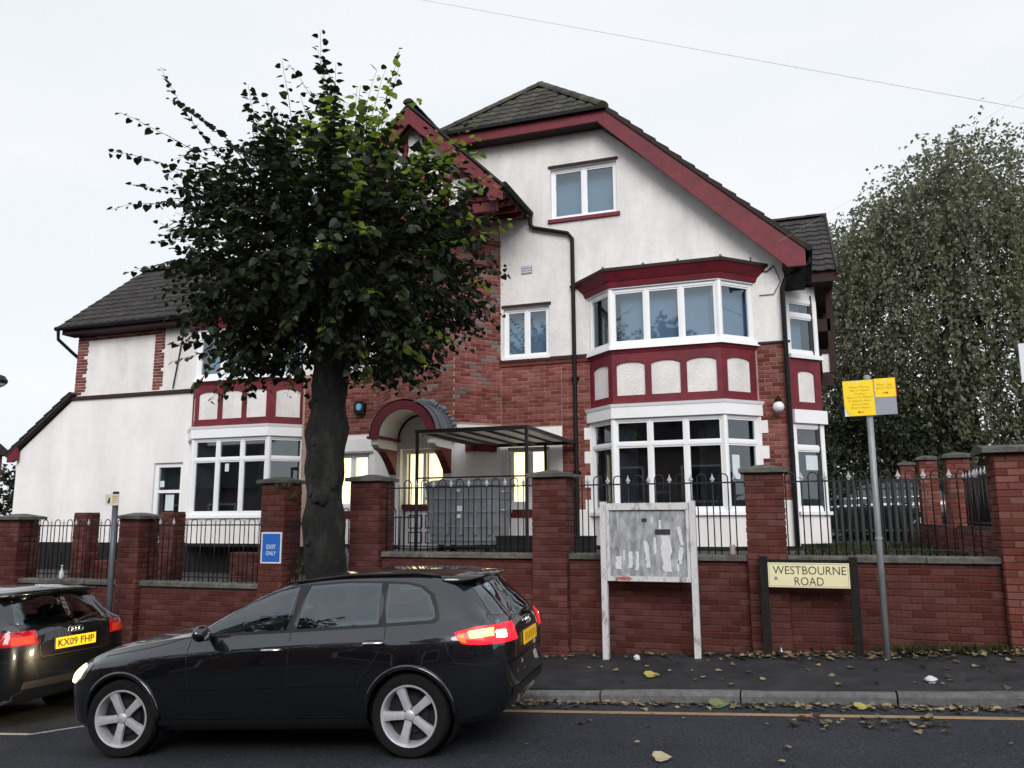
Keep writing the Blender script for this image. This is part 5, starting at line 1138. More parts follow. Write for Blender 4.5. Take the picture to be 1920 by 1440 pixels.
# roof spoiler, rails, wiper, bumper trims
b = MB(); n = 12
A = [(-.36 - .11 * (1 - (abs(t) ** 3)), .60 * t, 0) for t in np.linspace(-1, 1, n)]
b.v = [(x + .14, y, 1.352 + .018 * (1 - (y / .6) ** 2)) for x, y, _ in A] + [(x - .10, y, 1.328 + .02 * (1 - (y / .6) ** 2)) for x, y, _ in A] + [(x - .09, y, 1.30 + .02 * (1 - (y / .6) ** 2)) for x, y, _ in A] + [(x + .10, y, 1.28) for x, y, _ in A]
for r_ in range(3):
    for i in range(n - 1): b.f.append((r_ * n + i, r_ * n + i + 1, (r_ + 1) * n + i + 1, (r_ + 1) * n + i))
b.f += [(0, n, 2 * n, 3 * n), tuple(reversed((n - 1, 2 * n - 1, 3 * n - 1, 4 * n - 1)))]
me = b.mesh('roof_spoiler', True); me.materials.append(MT['car_gloss_black']); CAR_PARTS.append(['roof_spoiler', me, None, None])
for sy in (1, -1): b = MB(); b.tube([(1.15, .56 * sy, 1.355), (.6, .545 * sy, 1.392), (0, .55 * sy, 1.383), (-.28, .56 * sy, 1.345)], .013, 6); cp_add('roof_rail', b, 'car_trim')
b = MB(); b.tube([(-.82, .0, 1.01), (-.80, -.1, 1.03), (-.75, -.36, 1.06)], .010, 6); b.lathe([(.03, -.03), (.03, .02)], 10, (-.80, 0, 1.0), 'x'); cp_add('rear_wiper', b, 'car_trim')
cp_add('bumper_trim', skin_panel('rear', [(-.62, .40), (.62, .40), (.60, .47), (-.60, .47)], .006), 'car_trim')
cp_add('bumper_crease', skin_panel('rear', [(-.66, .655), (.66, .655), (.66, .675), (-.66, .675)], .014), 'car_paint')
cp_add('tailgate_seam', skin_panel('rear', strip_poly([(-.44, .96), (-.44, .72), (-.40, .69), (.40, .69), (.44, .72), (.44, .96)], .008), .002, .05), 'car_trim')
cp_add('bumper_grille', skin_panel('front', [(-.45, .30), (.45, .30), (.42, .56), (-.42, .56)], .004), 'car_trim')
b = MB(); b.box(RX_(-.892), RX_(-.878), -.275, .275, .735, .862); cp_add('plate_recess', b, 'car_trim', smooth=False)
b = MB(); b.box(RX_(-.901), RX_(-.8925), -.26, .26, .745, .856); cp_add('number_plate', b, 'plate_yellow', smooth=False)
b = MB()
for i in range(4): b.tube([(RX_(-.883), -.066 + .044 * i + .030 * math.cos(a), .925 + .030 * math.sin(a)) for a in [2 * math.pi * t / 18 for t in range(19)]], .0055, 6, cap=False)
cp_add('ring_emblem', b, 'chrome')
TL_SIDE = [(RX_(a), c) for a, c in [(-.42, .925), (-.44, .89), (-.49, .842), (-.62, .828), (-.825, .825), (-.825, .965), (-.62, .962)]]
TL_REAR = [(.46, .825), (.735, .825), (.735, .962), (.48, .965)]
HL = [(RX_(a), c) for a, c in [(2.92, .755), (3.06, .775), (3.28, .72), (3.36, .60), (3.20, .585), (3.02, .65)]]

def make_wheel(steer=0):
    """tyre, rim, spokes and hub of one wheel; outer face towards +y"""
    P = []
    t = MB(); t.lathe([(.226, -.10), (.262, -.112), (.300, -.108), (.313, -.085), (.317, -.05), (.317, .05), (.313, .085), (.300, .108), (.262, .112), (.226, .10)], 40, axis='y', close=False); P.append(('wheel', t, 'tyre'))
    r = MB(); r.lathe([(.243, .096), (.252, .106), (.249, .112), (.236, .108), (.228, .085), (.222, .03), (.215, -.09)], 40, axis='y', close=False); P.append(('rim', r, 'alloy'))
    d = MB(); d.lathe([(.22, .0), (.01, .005)], 30, axis='y', close=False); d.lathe([(.15, .02), (.15, .03), (.05, .03)], 24, axis='y', close=False); P.append(('brake_disc', d, 'brake_dark'))
    for k in range(5):
        a = 2 * math.pi * k / 5 + math.pi / 2 + .12; s_ = MB(); rad_ = Vector((math.cos(a), 0, math.sin(a))); tan_ = Vector((-math.sin(a), 0, math.cos(a)))
        prof = [(.045, .036, .082), (.10, .033, .090), (.17, .036, .094), (.232, .044, .098)]; V = []
        for (rr_, hw, dep) in prof:
            c = rad_ * rr_
            for (q_, dd) in ((-hw, -.035), (-hw * .92, -.004), (-hw * .30, .0), (hw * .30, .0), (hw * .92, -.004), (hw, -.035)): V.append(c + tan_ * q_ + Vector((0, dep + dd, 0)))
        s_.add(V, [(i * 6 + j, i * 6 + j + 1, (i + 1) * 6 + j + 1, (i + 1) * 6 + j) for i in range(3) for j in range(5)] + [(0, 1, 2, 3, 4, 5), (23, 22, 21, 20, 19, 18)]); P.append(('spoke', s_, 'alloy'))
    h_ = MB(); h_.lathe([(.001, .094), (.034, .092), (.045, .084), (.055, .06)], 20, axis='y', close=False); P.append(('hub', h_, 'alloy'))
    n_ = MB()
    for k in range(5): a = 2 * math.pi * k / 5 + math.pi / 2 + .12 + math.pi / 5; n_.lathe([(.011, .05), (.011, .078), (.001, .08)], 8, (.056 * math.cos(a), 0, .056 * math.sin(a)), 'y')
    P.append(('wheel_nuts', n_, 'brake_dark')); out_ = []
    for nm, b, mt in P:
        if nm != 'wheel': b.v = [(x * .925, y, z * .925) for x, y, z in b.v]
        me = b.mesh(nm, nm != 'spoke'); me.set_sharp_from_angle(angle=rad(35)); me.materials.append(MT[mt]); out_.append((nm, me))
    return out_
WHEEL = make_wheel()

def car(label, cat, origin, xdir, lit, plate, group, updir=(0, 0, 1)):
    xd = Vector(xdir).normalized(); zd = Vector(updir); zd = (zd - xd * zd.dot(xd)).normalized(); yd = zd.cross(xd)
    r = thing('parked_car' if not lit else 'car', label, cat, origin, group); r['_local'] = 1
    r.matrix_world = Matrix(((xd.x, yd.x, zd.x, origin[0]), (xd.y, yd.y, zd.y, origin[1]), (xd.z, yd.z, zd.z, origin[2]), (0, 0, 0, 1)))
    def obj(name, me, parent=r): o = bpy.data.objects.new(name, me); col.objects.link(o); o.parent = parent; return o
    def from_mb(name, b, mat, parent=r, smooth=True):
        me = b.mesh(name, smooth, fix=False); me.materials.append(MT[mat] if isinstance(mat, str) else mat); return obj(name, me, parent)
    body = obj('body', BODY); plate_o = None
    for name, me, par, _ in CAR_PARTS:
        o = obj(name, me)
        if name == 'number_plate': plate_o = o
    for xa in (0, 2.578):
        for sy in (1, -1):
            st = rad(6) if (xa > 1 and lit) else 0; rot = (Matrix() if sy > 0 else Matrix.Rotation(math.pi, 4, 'Z')) @ Matrix.Rotation(.45 * sy + xa, 4, 'Y'); root_ = None
            for nm, me in WHEEL:
                o = obj(nm, me, root_ or r)
                if root_ is None: root_ = o; o.matrix_basis = Matrix.Translation((xa, .768 * sy, .317)) @ Matrix.Rotation(st, 4, 'Z') @ rot
    red = 'lamp_red_lit' if lit else 'lamp_red'
    for sy in (1, -1):
        side = skin_panel('side', TL_SIDE, .007, .04); rear = skin_panel('rear', TL_REAR, .007, .04); side.add(rear.v, rear.f); bb = side if sy > 0 else mirror(side); lamp = from_mb('tail_lamp', bb, red)
        if lit:
            el = [('lamp_orange_lit', 'side', [(-.445, .905), (-.475, .86), (-.53, .845), (-.50, .915)]),
                  ('lamp_yellow_lit', 'side', strip_poly([(-.54, .922), (-.745, .94), (-.75, .89), (-.56, .885), (-.54, .922)], .014)),
                  ('lamp_white_lit', 'side', [(-.77, .87), (-.825, .865), (-.825, .92), (-.77, .925)]), ('lamp_white_lit', 'rear', [(.66, .865), (.735, .865), (.735, .915), (.66, .915)])]
            for mt, md_, pl in el:
                p_ = skin_panel(md_, [(RX_(a), c) for a, c in pl] if md_ == 'side' else pl, .011, .02); from_mb('lamp_element', p_ if sy > 0 else mirror(p_), mt, lamp)
        else:
            p_ = skin_panel('rear', [(.50, .84), (.72, .84), (.72, .915), (.52, .915)], .010, .03); from_mb('lamp_element', p_ if sy > 0 else mirror(p_), 'sign_red', lamp)
        p_ = skin_panel('side', HL, .006, .03); lf = from_mb('headlamp', p_ if sy > 0 else mirror(p_), 'lamp_clear')
        if lit:
            p_ = skin_panel('side', [(RX_(a), c) for a, c in [(3.02, .735), (3.12, .75), (3.26, .70), (3.32, .61), (3.20, .60), (3.10, .65)]], .010, .02); from_mb('lamp_element', p_ if sy > 0 else mirror(p_), 'head_lit', lf)
    if lit:      # beam of the dipped headlamps
        for sy in (1, -1):
            ld = bpy.data.lights.new('headlamp_beam', 'SPOT'); ld.energy = 55; ld.spot_size = rad(95); ld.spot_blend = .8; ld.color = (1, .74, .38); ld.shadow_soft_size = .05
            lo_ = bpy.data.objects.new('headlamp_beam', ld); col.objects.link(lo_); lo_.parent = r; lo_.matrix_basis = Matrix.Translation((3.34, .55 * sy, .66)) @ Matrix.Rotation(rad(-90), 4, 'Y') @ Matrix.Rotation(0, 4, 'X')
    if plate:
        fr_ = Fr((RX_(-.9022), 0, .80), (0, -1, 0))
        tx = fit_text('lettering', plate, .47, .078, 'ink', None, fr_, 0, 0, n=.003, bold=.02); tx.parent = plate_o; tx.matrix_parent_inverse = Matrix()
    else:
        for i in range(6): b = MB(); y = -.19 + .075 * i; b.box(RX_(-.9025), RX_(-.9012), y - .016, y + .016, .77, .832); from_mb('plate_mark', b, 'ink_yellow', plate_o, False)
    return r

rc, fc = Vector((-2.963, 6.05, road_z(-2.963))), Vector((-5.53, 5.76, road_z(-5.53)))
xd = (fc - rc).normalized(); yd = Vector((0, 0, 1)).cross(xd).normalized()
car('dark estate hatchback with lit red tail lamp and silver five spoke wheels', 'car', tuple(rc - yd * .86), xd, True, None, None)
car('dark hatchback at the left edge with yellow number plate KX09 FHP', 'car', (-8.28, 7.10, road_z(-8.28)), (-1, 0, -SL), False, 'KX09 FHP', None)
# ------------------------------------------------------------------ trees and leaves
def leaf_material(name, c0, c1, trans=.35, spec=.3):
    m = bpy.data.materials.new(name); m.use_nodes = True; n = m.node_tree.nodes; l = m.node_tree.links.new; b = n['Principled BSDF']; o = n['Material Output']
    g = n.new('ShaderNodeNewGeometry'); r = n.new('ShaderNodeValToRGB'); r.color_ramp.elements[0].color = (*c0, 1); r.color_ramp.elements[1].color = (*c1, 1)
    l(g.outputs['Random Per Island'], r.inputs['Fac']); l(r.outputs['Color'], b.inputs['Base Color']); b.inputs['Roughness'].default_value = .5; b.inputs['Specular IOR Level'].default_value = spec
    t = n.new('ShaderNodeBsdfTranslucent'); l(r.outputs['Color'], t.inputs['Color']); x = n.new('ShaderNodeMixShader'); x.inputs[0].default_value = trans
    l(b.outputs[0], x.inputs[1]); l(t.outputs[0], x.inputs[2]); l(x.outputs[0], o.inputs['Surface']); return m
MT['lime_leaf'] = leaf_material('lime_leaf', (0.009, 0.013, 0.007), (0.030, 0.045, 0.015), .28)
MT['lime_leaf_lit'] = leaf_material('lime_leaf_lit', (0.10, 0.17, 0.025), (0.30, 0.42, 0.05), .5)  # yellow-green of leaves catching the light, put into the colour
MT['birch_leaf'] = leaf_material('birch_leaf', (0.105, 0.115, 0.072), (0.21, 0.22, 0.135), .4)
MT['hedge_leaf'] = leaf_material('hedge_leaf', (0.012, 0.018, 0.010), (0.04, 0.055, 0.022), .2)
MT['fallen'] = leaf_material('fallen', (0.035, 0.025, 0.018), (0.34, 0.27, 0.16), .1)
MT['weed'] = leaf_material('weed', (0.018, 0.028, 0.010), (0.06, 0.08, 0.02), .25)
mk('bark', (0.010, 0.0095, 0.009), rough=.95, c2=(0.036, 0.036, 0.032), c2pos=(.48, .72), scale=7, stretch=(1, 1, .45), bump=1.0, bscale=22, detail=9)
mk('twig', (0.03, 0.026, 0.018), rough=.9)
HEART = (np.array([(0, 0, 0), (.27, -.09, .06), (.48, .14, .10), (.40, .55, .07), (.0, 1.0, -.10), (-.40, .55, .07), (-.48, .14, .10), (-.27, -.09, .06)], float), [(0, 1, 2, 3, 4), (0, 4, 5, 6, 7)])
DIAM = (np.array([(0, 0, 0), (.34, .42, .05), (0, 1, -.05), (-.34, .42, .05)], float), [(0, 1, 2, 3)])
def leaves_mesh(name, shape, pos, axis, normal, size, mat, parent):
    """one leaf at each pos, pointing along axis, facing normal"""
    pos, axis, normal, size = (np.asarray(a, float) for a in (pos, axis, normal, size))
    y = axis / np.linalg.norm(axis, axis=1, keepdims=True); x = np.cross(y, normal); x /= np.linalg.norm(x, axis=1, keepdims=True) + 1e-9; z = np.cross(x, y)
    B, faces = shape; V = pos[:, None, :] + size[:, None, None] * (B[None, :, 0:1] * x[:, None, :] + B[None, :, 1:2] * y[:, None, :] + B[None, :, 2:3] * z[:, None, :])
    n, k = len(pos), len(B); F = [tuple(i * k + j for j in f) for i in range(n) for f in faces]
    me = bpy.data.meshes.new(name); me.from_pydata(V.reshape(-1, 3).tolist(), [], F); me.update(); me.materials.append(MT[mat]); o = bpy.data.objects.new(name, me); col.objects.link(o); place(o, parent); return o
def unit(v): return v / (np.linalg.norm(v) + 1e-9)

lt = thing('street_tree', 'leafy lime tree with a thick dark trunk on the pavement in front of the house', 'tree', (-5.72, 9.1, 0))
R_ = np.random.default_rng(21)
b = MB(); pts, rs = [], []
for i in range(64):
    t = i / 63; z = -.15 + 4.75 * t; pts.append((-5.735 + .07 * t + .02 * math.sin(z * 2.1), 9.1 + .03 * math.sin(z * 1.4), z)); rs.append(.250 + .07 * math.exp(-t * 14) - .02 * t + .018 * math.sin(z * 5.1) + .012 * math.sin(z * 11 + 1))
b.tube(pts, rs, 40)
v2 = []
for (x, y, z) in b.v:
    cx, cy = -5.735 + .07 * (z + .15) / 4.75, 9.1; a = math.atan2(y - cy, x - cx); k = 1 + .05 * math.sin(3 * a + z * 1.3) + .03 * math.sin(7 * a + z * 4) + .03 * math.sin(5 * a - z * 6.7) + .025 * math.sin(13 * a + 3 * math.sin(z * 3)) * math.sin(z * 9 + 2 * a) + .018 * math.sin(19 * a + z * 17) + R_.normal(0, .008); v2.append((cx + (x - cx) * k, cy + (y - cy) * k, z))
b.v = v2; trunk = b.build('trunk', 'bark', lt, smooth=True)
b = MB()
for i in range(28):     # burrs and bark plates on the trunk
    z = R_.uniform(.5, 4.1); a = R_.uniform(math.pi, 2 * math.pi); r = .25; c = Vector((-5.70 + r * math.cos(a), 9.1 + r * math.sin(a), z)); s_ = R_.uniform(.03, .07); e = ellipsoid((0, 0, 0), (s_, s_ * .45, s_ * R_.uniform(.8, 2.0)), 5, 8); ca, sa = math.cos(a + math.pi / 2), math.sin(a + math.pi / 2); e.v = [(x * ca - y * sa, x * sa + y * ca, q_) for x, y, q_ in e.v]; c = c + Vector((-.015 * math.cos(a), -.015 * math.sin(a), 0)); b.add([(c.x + x, c.y + y, c.z + q_) for x, y, q_ in e.v], e.f)
o = b.build('burrs', 'bark', trunk, smooth=True); o['kind'] = 'stuff'
C0 = np.array([-5.72, 9.1, 5.15]); RAD = np.array([2.5, 2.1, 2.15])
limbs = []
for i in range(13):
    a = 2 * math.pi * i / 13 + R_.uniform(-.2, .2); el = R_.uniform(.25, 1.2); d = np.array([math.cos(a) * math.cos(el), math.sin(a) * math.cos(el), math.sin(el)]); L_ = R_.uniform(1.1, 1.8)
    p0 = np.array([-5.68, 9.1, R_.uniform(3.7, 4.6)]); path = [p0 + d * L_ * t + np.array([0, 0, .25 * t * t]) + R_.normal(0, .03, 3) for t in np.linspace(0, 1, 7)]; limbs.append(path)
    bb = MB(); bb.tube([tuple(p) for p in path], [.085 * (1 - .8 * t) + .008 for t in np.linspace(0, 1, 7)], 7); bb.build('limb', 'bark', trunk, smooth=True)
tw = MB(); LP, LA, LN, LS, PALE = [], [], [], [], []
def shoot(p0, d, length, pale, sp=.066, start=.12, up=.35, s0=.115):
    n = 10; path = []; p = p0.copy(); dd = unit(d)
    for i in range(n + 1):
        path.append(p.copy()); dd = unit(dd + np.array([0, 0, up * .12 - .003 * i]) + R_.normal(0, .085, 3)); p = p + dd * length / n
    tw.tube([tuple(q_) for q_ in path], [.008 * (1 - .75 * i / n) for i in range(n + 1)], 4, cap=False)
    m_ = int(length / sp); ph = R_.uniform(0, 6)
    for k in range(m_):
        t = start + (1 - start) * (k + .5) / m_; f = t * n; i = min(int(f), n - 1); q_ = path[i] + (path[i + 1] - path[i]) * (f - i); tg = unit(path[i + 1] - path[i]); sd = unit(np.cross(tg, [0, 0, 1]) + 1e-3) * (1 if k % 2 else -1)
        ax = unit(tg * .55 + sd * R_.uniform(.6, 1.1) + np.array([0, 0, R_.uniform(-.75, .05)])); nm = unit(np.array([0, 0, 1.0]) + R_.normal(0, .45, 3)); s_ = s0 * R_.uniform(.55, 1.3) * (1 - .35 * max(0, t - .8) / .2)
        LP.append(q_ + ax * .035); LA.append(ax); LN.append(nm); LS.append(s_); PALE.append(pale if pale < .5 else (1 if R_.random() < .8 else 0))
LOB = [(unit(R_.normal(0, 1, 3)), R_.uniform(-.20, .20)) for _ in range(16)]
def lumpy(d): return 1 + sum(a_ * max(0, float(np.dot(d, q_))) ** 7 for q_, a_ in LOB)
for i in range(600):
    while True:
        d = unit(R_.normal(0, 1, 3))
        if d[2] > -.86: break
    low = d[2] < 0; r0 = R_.uniform(.25, .72); p0 = C0 + d * RAD * r0; reach = (1 - r0) * float(np.linalg.norm(d * RAD)); reach *= R_.uniform(.70, 1.12) * lumpy(d) * (1 - .22 * max(0, -d[2]))
    pale = 1 if R_.random() < (.03 + (.20 if d[0] > .2 and d[2] > -.1 else 0) + (.22 if d[2] > .6 and d[0] > -.3 else 0)) else 0  # lit tone painted mostly on shoots at the crown's right and top
    shoot(p0, d + R_.normal(0, .30, 3), max(.4, reach), pale, up=R_.uniform(-.2, .5) if not low else -.25, s0=R_.uniform(.085, .125))
# long shoots, some in the painted lit tone, that stand out of the outline
for (tx, tz, ty) in ((-9.30, 7.35, 8.9), (-8.80, 8.25, 9.0), (-8.9, 6.75, 9.2), (-9.2, 6.1, 8.8), (-7.55, 8.35, 9.1), (-7.85, 8.0, 9.0), (-5.80, 8.62, 9.1), (-5.62, 8.5, 9.0), (-5.95, 8.2, 9.2), (-4.62, 8.05, 9.2), (-4.85, 7.9, 9.0), (-4.25, 7.45, 9.1), (-3.95, 7.25, 9.4), (-6.6, 8.1, 8.9), (-8.4, 7.5, 9.3), (-9.0, 5.75, 9.0), (-3.0, 5.0, 8.7), (-3.2, 5.25, 8.8), (-3.25, 6.0, 8.6), (-3.4, 5.75, 9.0), (-3.9, 3.35, 8.3), (-3.55, 3.75, 8.2), (-7.5, 3.45, 8.2), (-7.9, 3.9, 8.5), (-6.9, 3.1, 8.3), (-7.2, 3.2, 8.1), (-6.7, 3.35, 8.0), (-4.2, 3.15, 8.2), (-4.6, 3.05, 8.1), (-7.7, 3.6, 8.9), (-4.9, 3.2, 8.3), (-8.6, 7.9, 9.1), (-9.25, 7.2, 9.0), (-8.75, 8.15, 9.1), (-8.6, 7.0, 8.8), (-5.5, 8.2, 9.2), (-6.1, 8.0, 8.8), (-4.7, 7.7, 8.7), (-4.4, 7.8, 9.4), (-5.2, 7.9, 9.0), (-7.3, 8.0, 9.3), (-7.0, 7.9, 8.8), (-3.6, 6.7, 9.0), (-3.5, 6.4, 8.7), (-8.2, 7.6, 8.7)):
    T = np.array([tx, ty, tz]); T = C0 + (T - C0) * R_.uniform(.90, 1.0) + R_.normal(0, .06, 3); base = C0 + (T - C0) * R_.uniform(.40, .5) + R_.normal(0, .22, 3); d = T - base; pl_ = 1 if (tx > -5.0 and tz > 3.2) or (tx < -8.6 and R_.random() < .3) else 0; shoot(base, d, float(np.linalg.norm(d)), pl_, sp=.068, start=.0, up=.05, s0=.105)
n_in = 3600        # leaves inside the crown
dd = R_.normal(0, 1, (n_in, 3)); dd /= np.linalg.norm(dd, axis=1, keepdims=True); rr_ = R_.uniform(.1, .85, n_in) ** .6; Pn = C0 + dd * RAD * rr_[:, None] * np.array([.92, .92, .9]); keep = Pn[:, 2] > 3.55
for p in Pn[keep]: LP.append(p); LA.append(unit(R_.normal(0, 1, 3) + np.array([0, 0, -.5]))); LN.append(unit(R_.normal(0, .6, 3) + np.array([0, 0, 1]))); LS.append(.12 * R_.uniform(.7, 1.2)); PALE.append(0)
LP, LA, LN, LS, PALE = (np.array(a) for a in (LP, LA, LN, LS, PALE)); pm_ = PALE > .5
cw = leaves_mesh('crown', HEART, LP[~pm_], LA[~pm_], LN[~pm_], LS[~pm_], 'lime_leaf', lt); cw['kind'] = 'stuff'
cq = leaves_mesh('lit_leaves', HEART, LP[pm_], LA[pm_], LN[pm_], LS[pm_] * 1.02, 'lime_leaf_lit', lt); cq['kind'] = 'stuff'  # lime leaves whose colour has the light painted in
o = tw.build('twigs', 'twig', lt, fix=False); o['kind'] = 'stuff'

def big_tree(name, label, base, centre, radii, nstrand, leaf, mat, droop, seed, length=1.3, per=22, trunk_r=.25, group=None):
    t = thing(name, label, 'tree', base, group); Q = np.random.default_rng(seed); centre, radii = np.array(centre), np.array(radii)
    b = MB(); b.tube([base, (base[0] + .1, base[1], base[2] + (centre[2] - base[2]) * .5), tuple(centre), (centre[0], centre[1], centre[2] + radii[2] * .6)], [trunk_r, trunk_r * .8, trunk_r * .5, .04], 10); tr = b.build('trunk', 'bark', t, smooth=True)
    for i in range(10):
        d = unit(Q.normal(0, 1, 3) * np.array([1, 1, .6]) + np.array([0, 0, .5])); p0 = np.array([centre[0], centre[1], centre[2] - radii[2] * .5 + Q.uniform(0, radii[2])]); bb = MB(); bb.tube([tuple(p0 + d * radii * .75 * s_) for s_ in (0, .35, .7, 1)], [trunk_r * .4, trunk_r * .28, trunk_r * .15, .015], 6); bb.build('limb', 'bark', tr, smooth=True)
    P_, A_, N_, S_ = [], [], [], []
    lob = [unit(Q.normal(0, 1, 3)) for _ in range(14)]
    for i in range(nstrand):
        d = unit(Q.normal(0, 1, 3)); bump = .72 + .42 * max(float(np.dot(d, q_)) for q_ in lob) ** 3; r = Q.uniform(.35, 1.0) ** .5; p = centre + d * radii * r * bump; dirn = unit(d * .8 + np.array([0, 0, .5 - droop * .2]) + Q.normal(0, .3, 3)); L_ = length * Q.uniform(.5, 1.2); m_ = per
        for k in range(m_):
            dirn = unit(dirn + np.array([0, 0, -droop * .10]) + Q.normal(0, .07, 3)); p = p + dirn * L_ / m_; P_.append(p + Q.normal(0, .05, 3)); A_.append(unit(dirn + Q.normal(0, .8, 3) + np.array([0, 0, -.5]))); N_.append(Q.normal(0, 1, 3) + np.array([0, 0, .6])); S_.append(leaf * Q.uniform(.7, 1.3))
    o = leaves_mesh('crown', DIAM, P_, A_, N_, S_, mat, t); o['kind'] = 'stuff'; return t
big_tree('birch_tree', 'large grey green weeping tree behind the right forecourt wall', (4.6, 26, 1.0), (4.6, 26, 6.7), (3.8, 2.8, 5.5), 6400, .125, 'birch_leaf', 1.6, 3, length=1.4, per=20, trunk_r=.28)
big_tree('garden_tree', 'dark bushy tree low behind the steel palisade fence', (2.2, 24.2, 1.0), (2.2, 24.2, 3.0), (2.2, 1.2, 1.9), 800, .13, 'hedge_leaf', 1.0, 5, length=.8, per=16, trunk_r=.12)
big_tree('hedge_tree', 'dark bush beyond the white gable at the far left edge', (-31, 26, -1), (-31.2, 26, 1.6), (2.3, 1.6, 2.0), 420, .2, 'hedge_leaf', .3, 6, length=.8, per=16, trunk_r=.15)
big_tree('opposite_tree', 'tree across the road, seen only mirrored in the upper bay window', (-5.4, -9, 0.2), (-5.5, -9, 8.7), (.95, 1.0, 1.6), 300, .25, 'hedge_leaf', .3, 8, length=.9, per=16, trunk_r=.25)

big_tree('opposite_tree', 'street tree on the near pavement behind the viewer, mirrored in the car windows', (-9.5, -2.2, -.3), (-9.5, -2.2, 5.0), (2.3, 1.6, 2.2), 420, .2, 'hedge_leaf', .3, 14, length=.8, per=14, trunk_r=.2)
# weeds at the foot of the wall and grass behind the coping
def tufts(name, label, spots, h, seed, mat='weed'):
    Q = np.random.default_rng(seed); P_, A_, N_, S_ = [], [], [], []
    for (x, y, z, k, sp) in spots:
        for _ in range(k): P_.append((x + Q.normal(0, sp), y + Q.normal(0, sp * .4), z)); A_.append(unit(np.array([Q.normal(0, .45), Q.normal(0, .35), 1.0]))); N_.append(Q.normal(0, 1, 3)); S_.append(h * Q.uniform(.5, 1.3))
    shp = (DIAM[0] * np.array([.38, 1, 1]), DIAM[1]); o = leaves_mesh(name, shp, P_, A_, N_, S_, mat, None); o['kind'] = 'stuff'; o['label'] = label; return o
Q = np.random.default_rng(4)
tufts('weeds', 'low green weeds at the foot of the right wall', [(x, 9.90, pave_z(x, 9.9), int(Q.integers(0, 75)), .09) for x in np.linspace(.85, 2.4, 14)] + [(x, 9.94, pave_z(x, 9.94), int(Q.integers(0, 6)), .08) for x in np.linspace(-2.9, .8, 24)], .075, 9)
tufts('grass', 'rough grass behind the coping of the right wall', [(x, y, 1.2, 30, .15) for x in np.linspace(.1, 2.0, 9) for y in (11.2, 12.6, 14.2, 15.6, 16.8)] + [(x, 10.45, 1.2, 25, .1) for x in np.linspace(-2.6, .0, 8)], .11, 10)
iv = tufts('ivy', 'yellow green ivy on the side of the exit sign pier', [(-6.82, 9.96 + .1 * i, .75 + .12 * i, 14, .05) for i in range(4)] + [(-6.9, 9.86, 2.2, 26, .06), (-6.83, 10.0, 2.05, 22, .05)], .10, 11); iv.data.materials.clear(); iv.data.materials.append(leaf_material('ivy_leaf', (0.02, 0.03, 0.01), (0.16, 0.18, 0.04), .3))

# fallen leaves
Q = np.random.default_rng(12); P_, A_, N_, S_ = [], [], [], []
def drop(x, y, z, s0=.056):
    a = Q.uniform(0, 6.3); P_.append((x, y, z + .012 + abs(Q.normal(0, .006)))); A_.append((math.cos(a), math.sin(a), Q.normal(0, .15))); N_.append((Q.normal(0, .25), Q.normal(0, .25), 1)); S_.append(s0 * Q.uniform(.55, 1.35))
for _ in range(420): x = Q.uniform(-.9, 2.8); y = 9.86 - abs(Q.normal(0, .14)); drop(x, y, pave_z(x, y))
for _ in range(45): x = Q.uniform(-3.3, -.9); y = 9.88 - abs(Q.normal(0, .12)); drop(x, y, pave_z(x, y))
for _ in range(420): x = Q.uniform(-2.9, 3.0); y = 8.16 - abs(Q.normal(0, .11)); drop(x, y, road_z(x))
for _ in range(75): x = Q.uniform(-2.8, 3.0); y = Q.uniform(8.4, 9.7); drop(x, y, pave_z(x, y), .052)
for _ in range(20): x = Q.uniform(-2.5, 2.6); y = Q.uniform(6.0, 7.7); drop(x, y, road_z(x) + .004, .055)
for _ in range(50): x = Q.uniform(-.2, 1.0); y = Q.normal(7.45, .12); drop(x, y, road_z(x) + .004, .06)
ll = leaves_mesh('leaf_litter', HEART, P_, A_, N_, S_, 'fallen', None); ll['kind'] = 'stuff'; ll['label'] = 'dry brown and yellow leaves in the gutter and along the wall'
mk('leaf_yellow', (.34, .30, .07), rough=.6, var=.25, scale=30); mk('leaf_pale', (.40, .34, .22), rough=.7, var=.2, scale=30); mk('leaf_green', (.13, .17, .06), rough=.6, var=.3, scale=30)
for (x, y, z, s_, mt, lb) in ((-1.62, 8.78, pave_z(-1.62, 8.78), .14, 'leaf_yellow', 'yellow fallen leaf lying alone on the pavement'), (-1.10, 6.22, road_z(-1.1), .13, 'leaf_pale', 'pale fallen leaf lying alone on the road at the bottom'), (-.88, 8.02, road_z(-.88), .17, 'leaf_green', 'large dull green leaf in the gutter below the notice board'), (.35, 8.0, road_z(.35), .12, 'leaf_yellow', 'yellow green leaf in the gutter right of the kerb joint')):
    o = leaves_mesh('fallen_leaf', HEART, [(x, y, z + .02)], [(.8, .5, .1)], [(.1, -.35, 1)], [s_], mt, None); tag(o, lb, 'leaf')

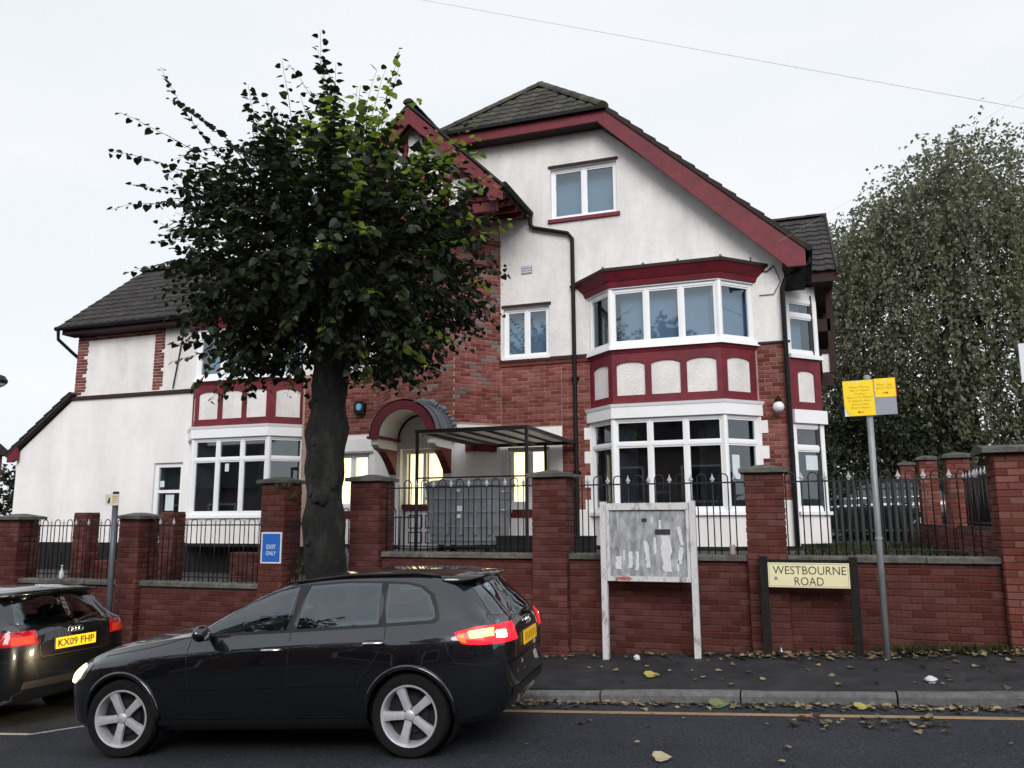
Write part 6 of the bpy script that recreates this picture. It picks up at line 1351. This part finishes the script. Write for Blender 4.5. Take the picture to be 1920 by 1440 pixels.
# ------------------------------------------------------------------ far things and the other side of the road
mk('far_wall', (.16, .075, .06), rough=.9, var=.2, scale=2); mk('far_roof', (.04, .036, .036), rough=.9); mk('far_glass', (.02, .022, .025), rough=.1)
def plain_house(x0, x1, y0, y1, z0, ze, zr, label, name='opposite_house', front=1):
    t = thing(name, label, 'house', ((x0 + x1) / 2, (y0 + y1) / 2, z0)); MB().box(x0, x1, y0, y1, z0, ze).build('wall', 'far_wall', t); ym = (y0 + y1) / 2
    b = MB(); b.prism([(x0 - .2, y0 - .3, ze), (x0 - .2, y1 + .3, ze), (x0 - .2, ym, zr)], (x1 - x0 + .4, 0, 0)); b.build('roof', 'far_roof', t); yf = y1 if front > 0 else y0; f_ = .03 * front
    for (a, c) in ((.2, .42), (.62, .84)):
        for (za, zb_) in ((.55, .85), (.12, .40)):
            xa, xb = x0 + (x1 - x0) * a, x0 + (x1 - x0) * c; ya, yb = sorted((yf - .05 * front, yf + f_)); w_ = MB().box(xa, xb, ya, yb, z0 + (ze - z0) * za, z0 + (ze - z0) * zb_).build('window', 'upvc', t); ya, yb = sorted((yf, yf + f_ * 1.4)); MB().box(xa + .08, xb - .08, ya, yb, z0 + (ze - z0) * za + .08, z0 + (ze - z0) * zb_ - .08).build('pane', 'far_glass', w_)
    ya, yb = sorted((yf - .05 * front, yf + f_)); MB().box(x0 + (x1 - x0) * .46, x0 + (x1 - x0) * .58, ya, yb, z0 + .1, z0 + 2.1).build('door', 'black_paint', t); MB().box(x0 + .6, x0 + 1.2, ym - .3, ym + .3, zr - .6, zr + .9).build('chimney', 'far_wall', t); return t
for i, (x0, lb) in enumerate(((-44, 'outermost'), (-35.5, 'next outermost'), (-27, 'first'), (-18.5, 'second'), (-10, 'third'), (-1.5, 'fourth'), (7, 'fifth'))):
    z0 = road_z(x0 + 4) - .3; plain_house(x0, x0 + 8.2, -15.5, -7.5, z0, z0 + 5.4, z0 + 8.2, lb + ' brick house in the row across the road from the left, behind the viewer')
plain_house(-36, -25.95, 14.8, 20.8, -2.5, 4.0, 6.2, 'brick house with dark roof beyond the far left edge', name='neighbour_house', front=-1)
sl_ = thing('street_lamp', 'dark street lamp head at the far left edge of the sky', 'street lamp', (-30.6, 24, -1.8)); MB().tube([(-30.62, 24, -1.8), (-30.62, 24, 7.4)], .06, 8).build('post', 'dark_pole', sl_); MB().lathe([(.05, 7.25), (.3, 7.3), (.34, 7.42), (.22, 7.6), (.05, 7.66)], 12, (-30.55, 24, 0)).build('lamp_head', 'iron', sl_); MB().lathe([(.04, 7.12), (.2, 7.2), (.28, 7.29)], 12, (-30.55, 24, 0)).build('diffuser', 'globe', sl_)
rs_ = thing('road_sign', 'pale sign plate cut off at the right edge of the picture', 'sign', (2.4, 9.2, .4)); MB().tube([(2.42, 9.24, .2), (2.42, 9.24, 4.0)], .035, 10).build('pole', 'steel_pole', rs_); MB().box(2.13, 2.75, 9.18, 9.20, 3.06, 3.45).build('plate', 'sign_white', rs_)
car('dark car parked far behind the palisade fence', 'car', (2.6, 21.8, 1.2), (-1, 0, 0), False, None, None)
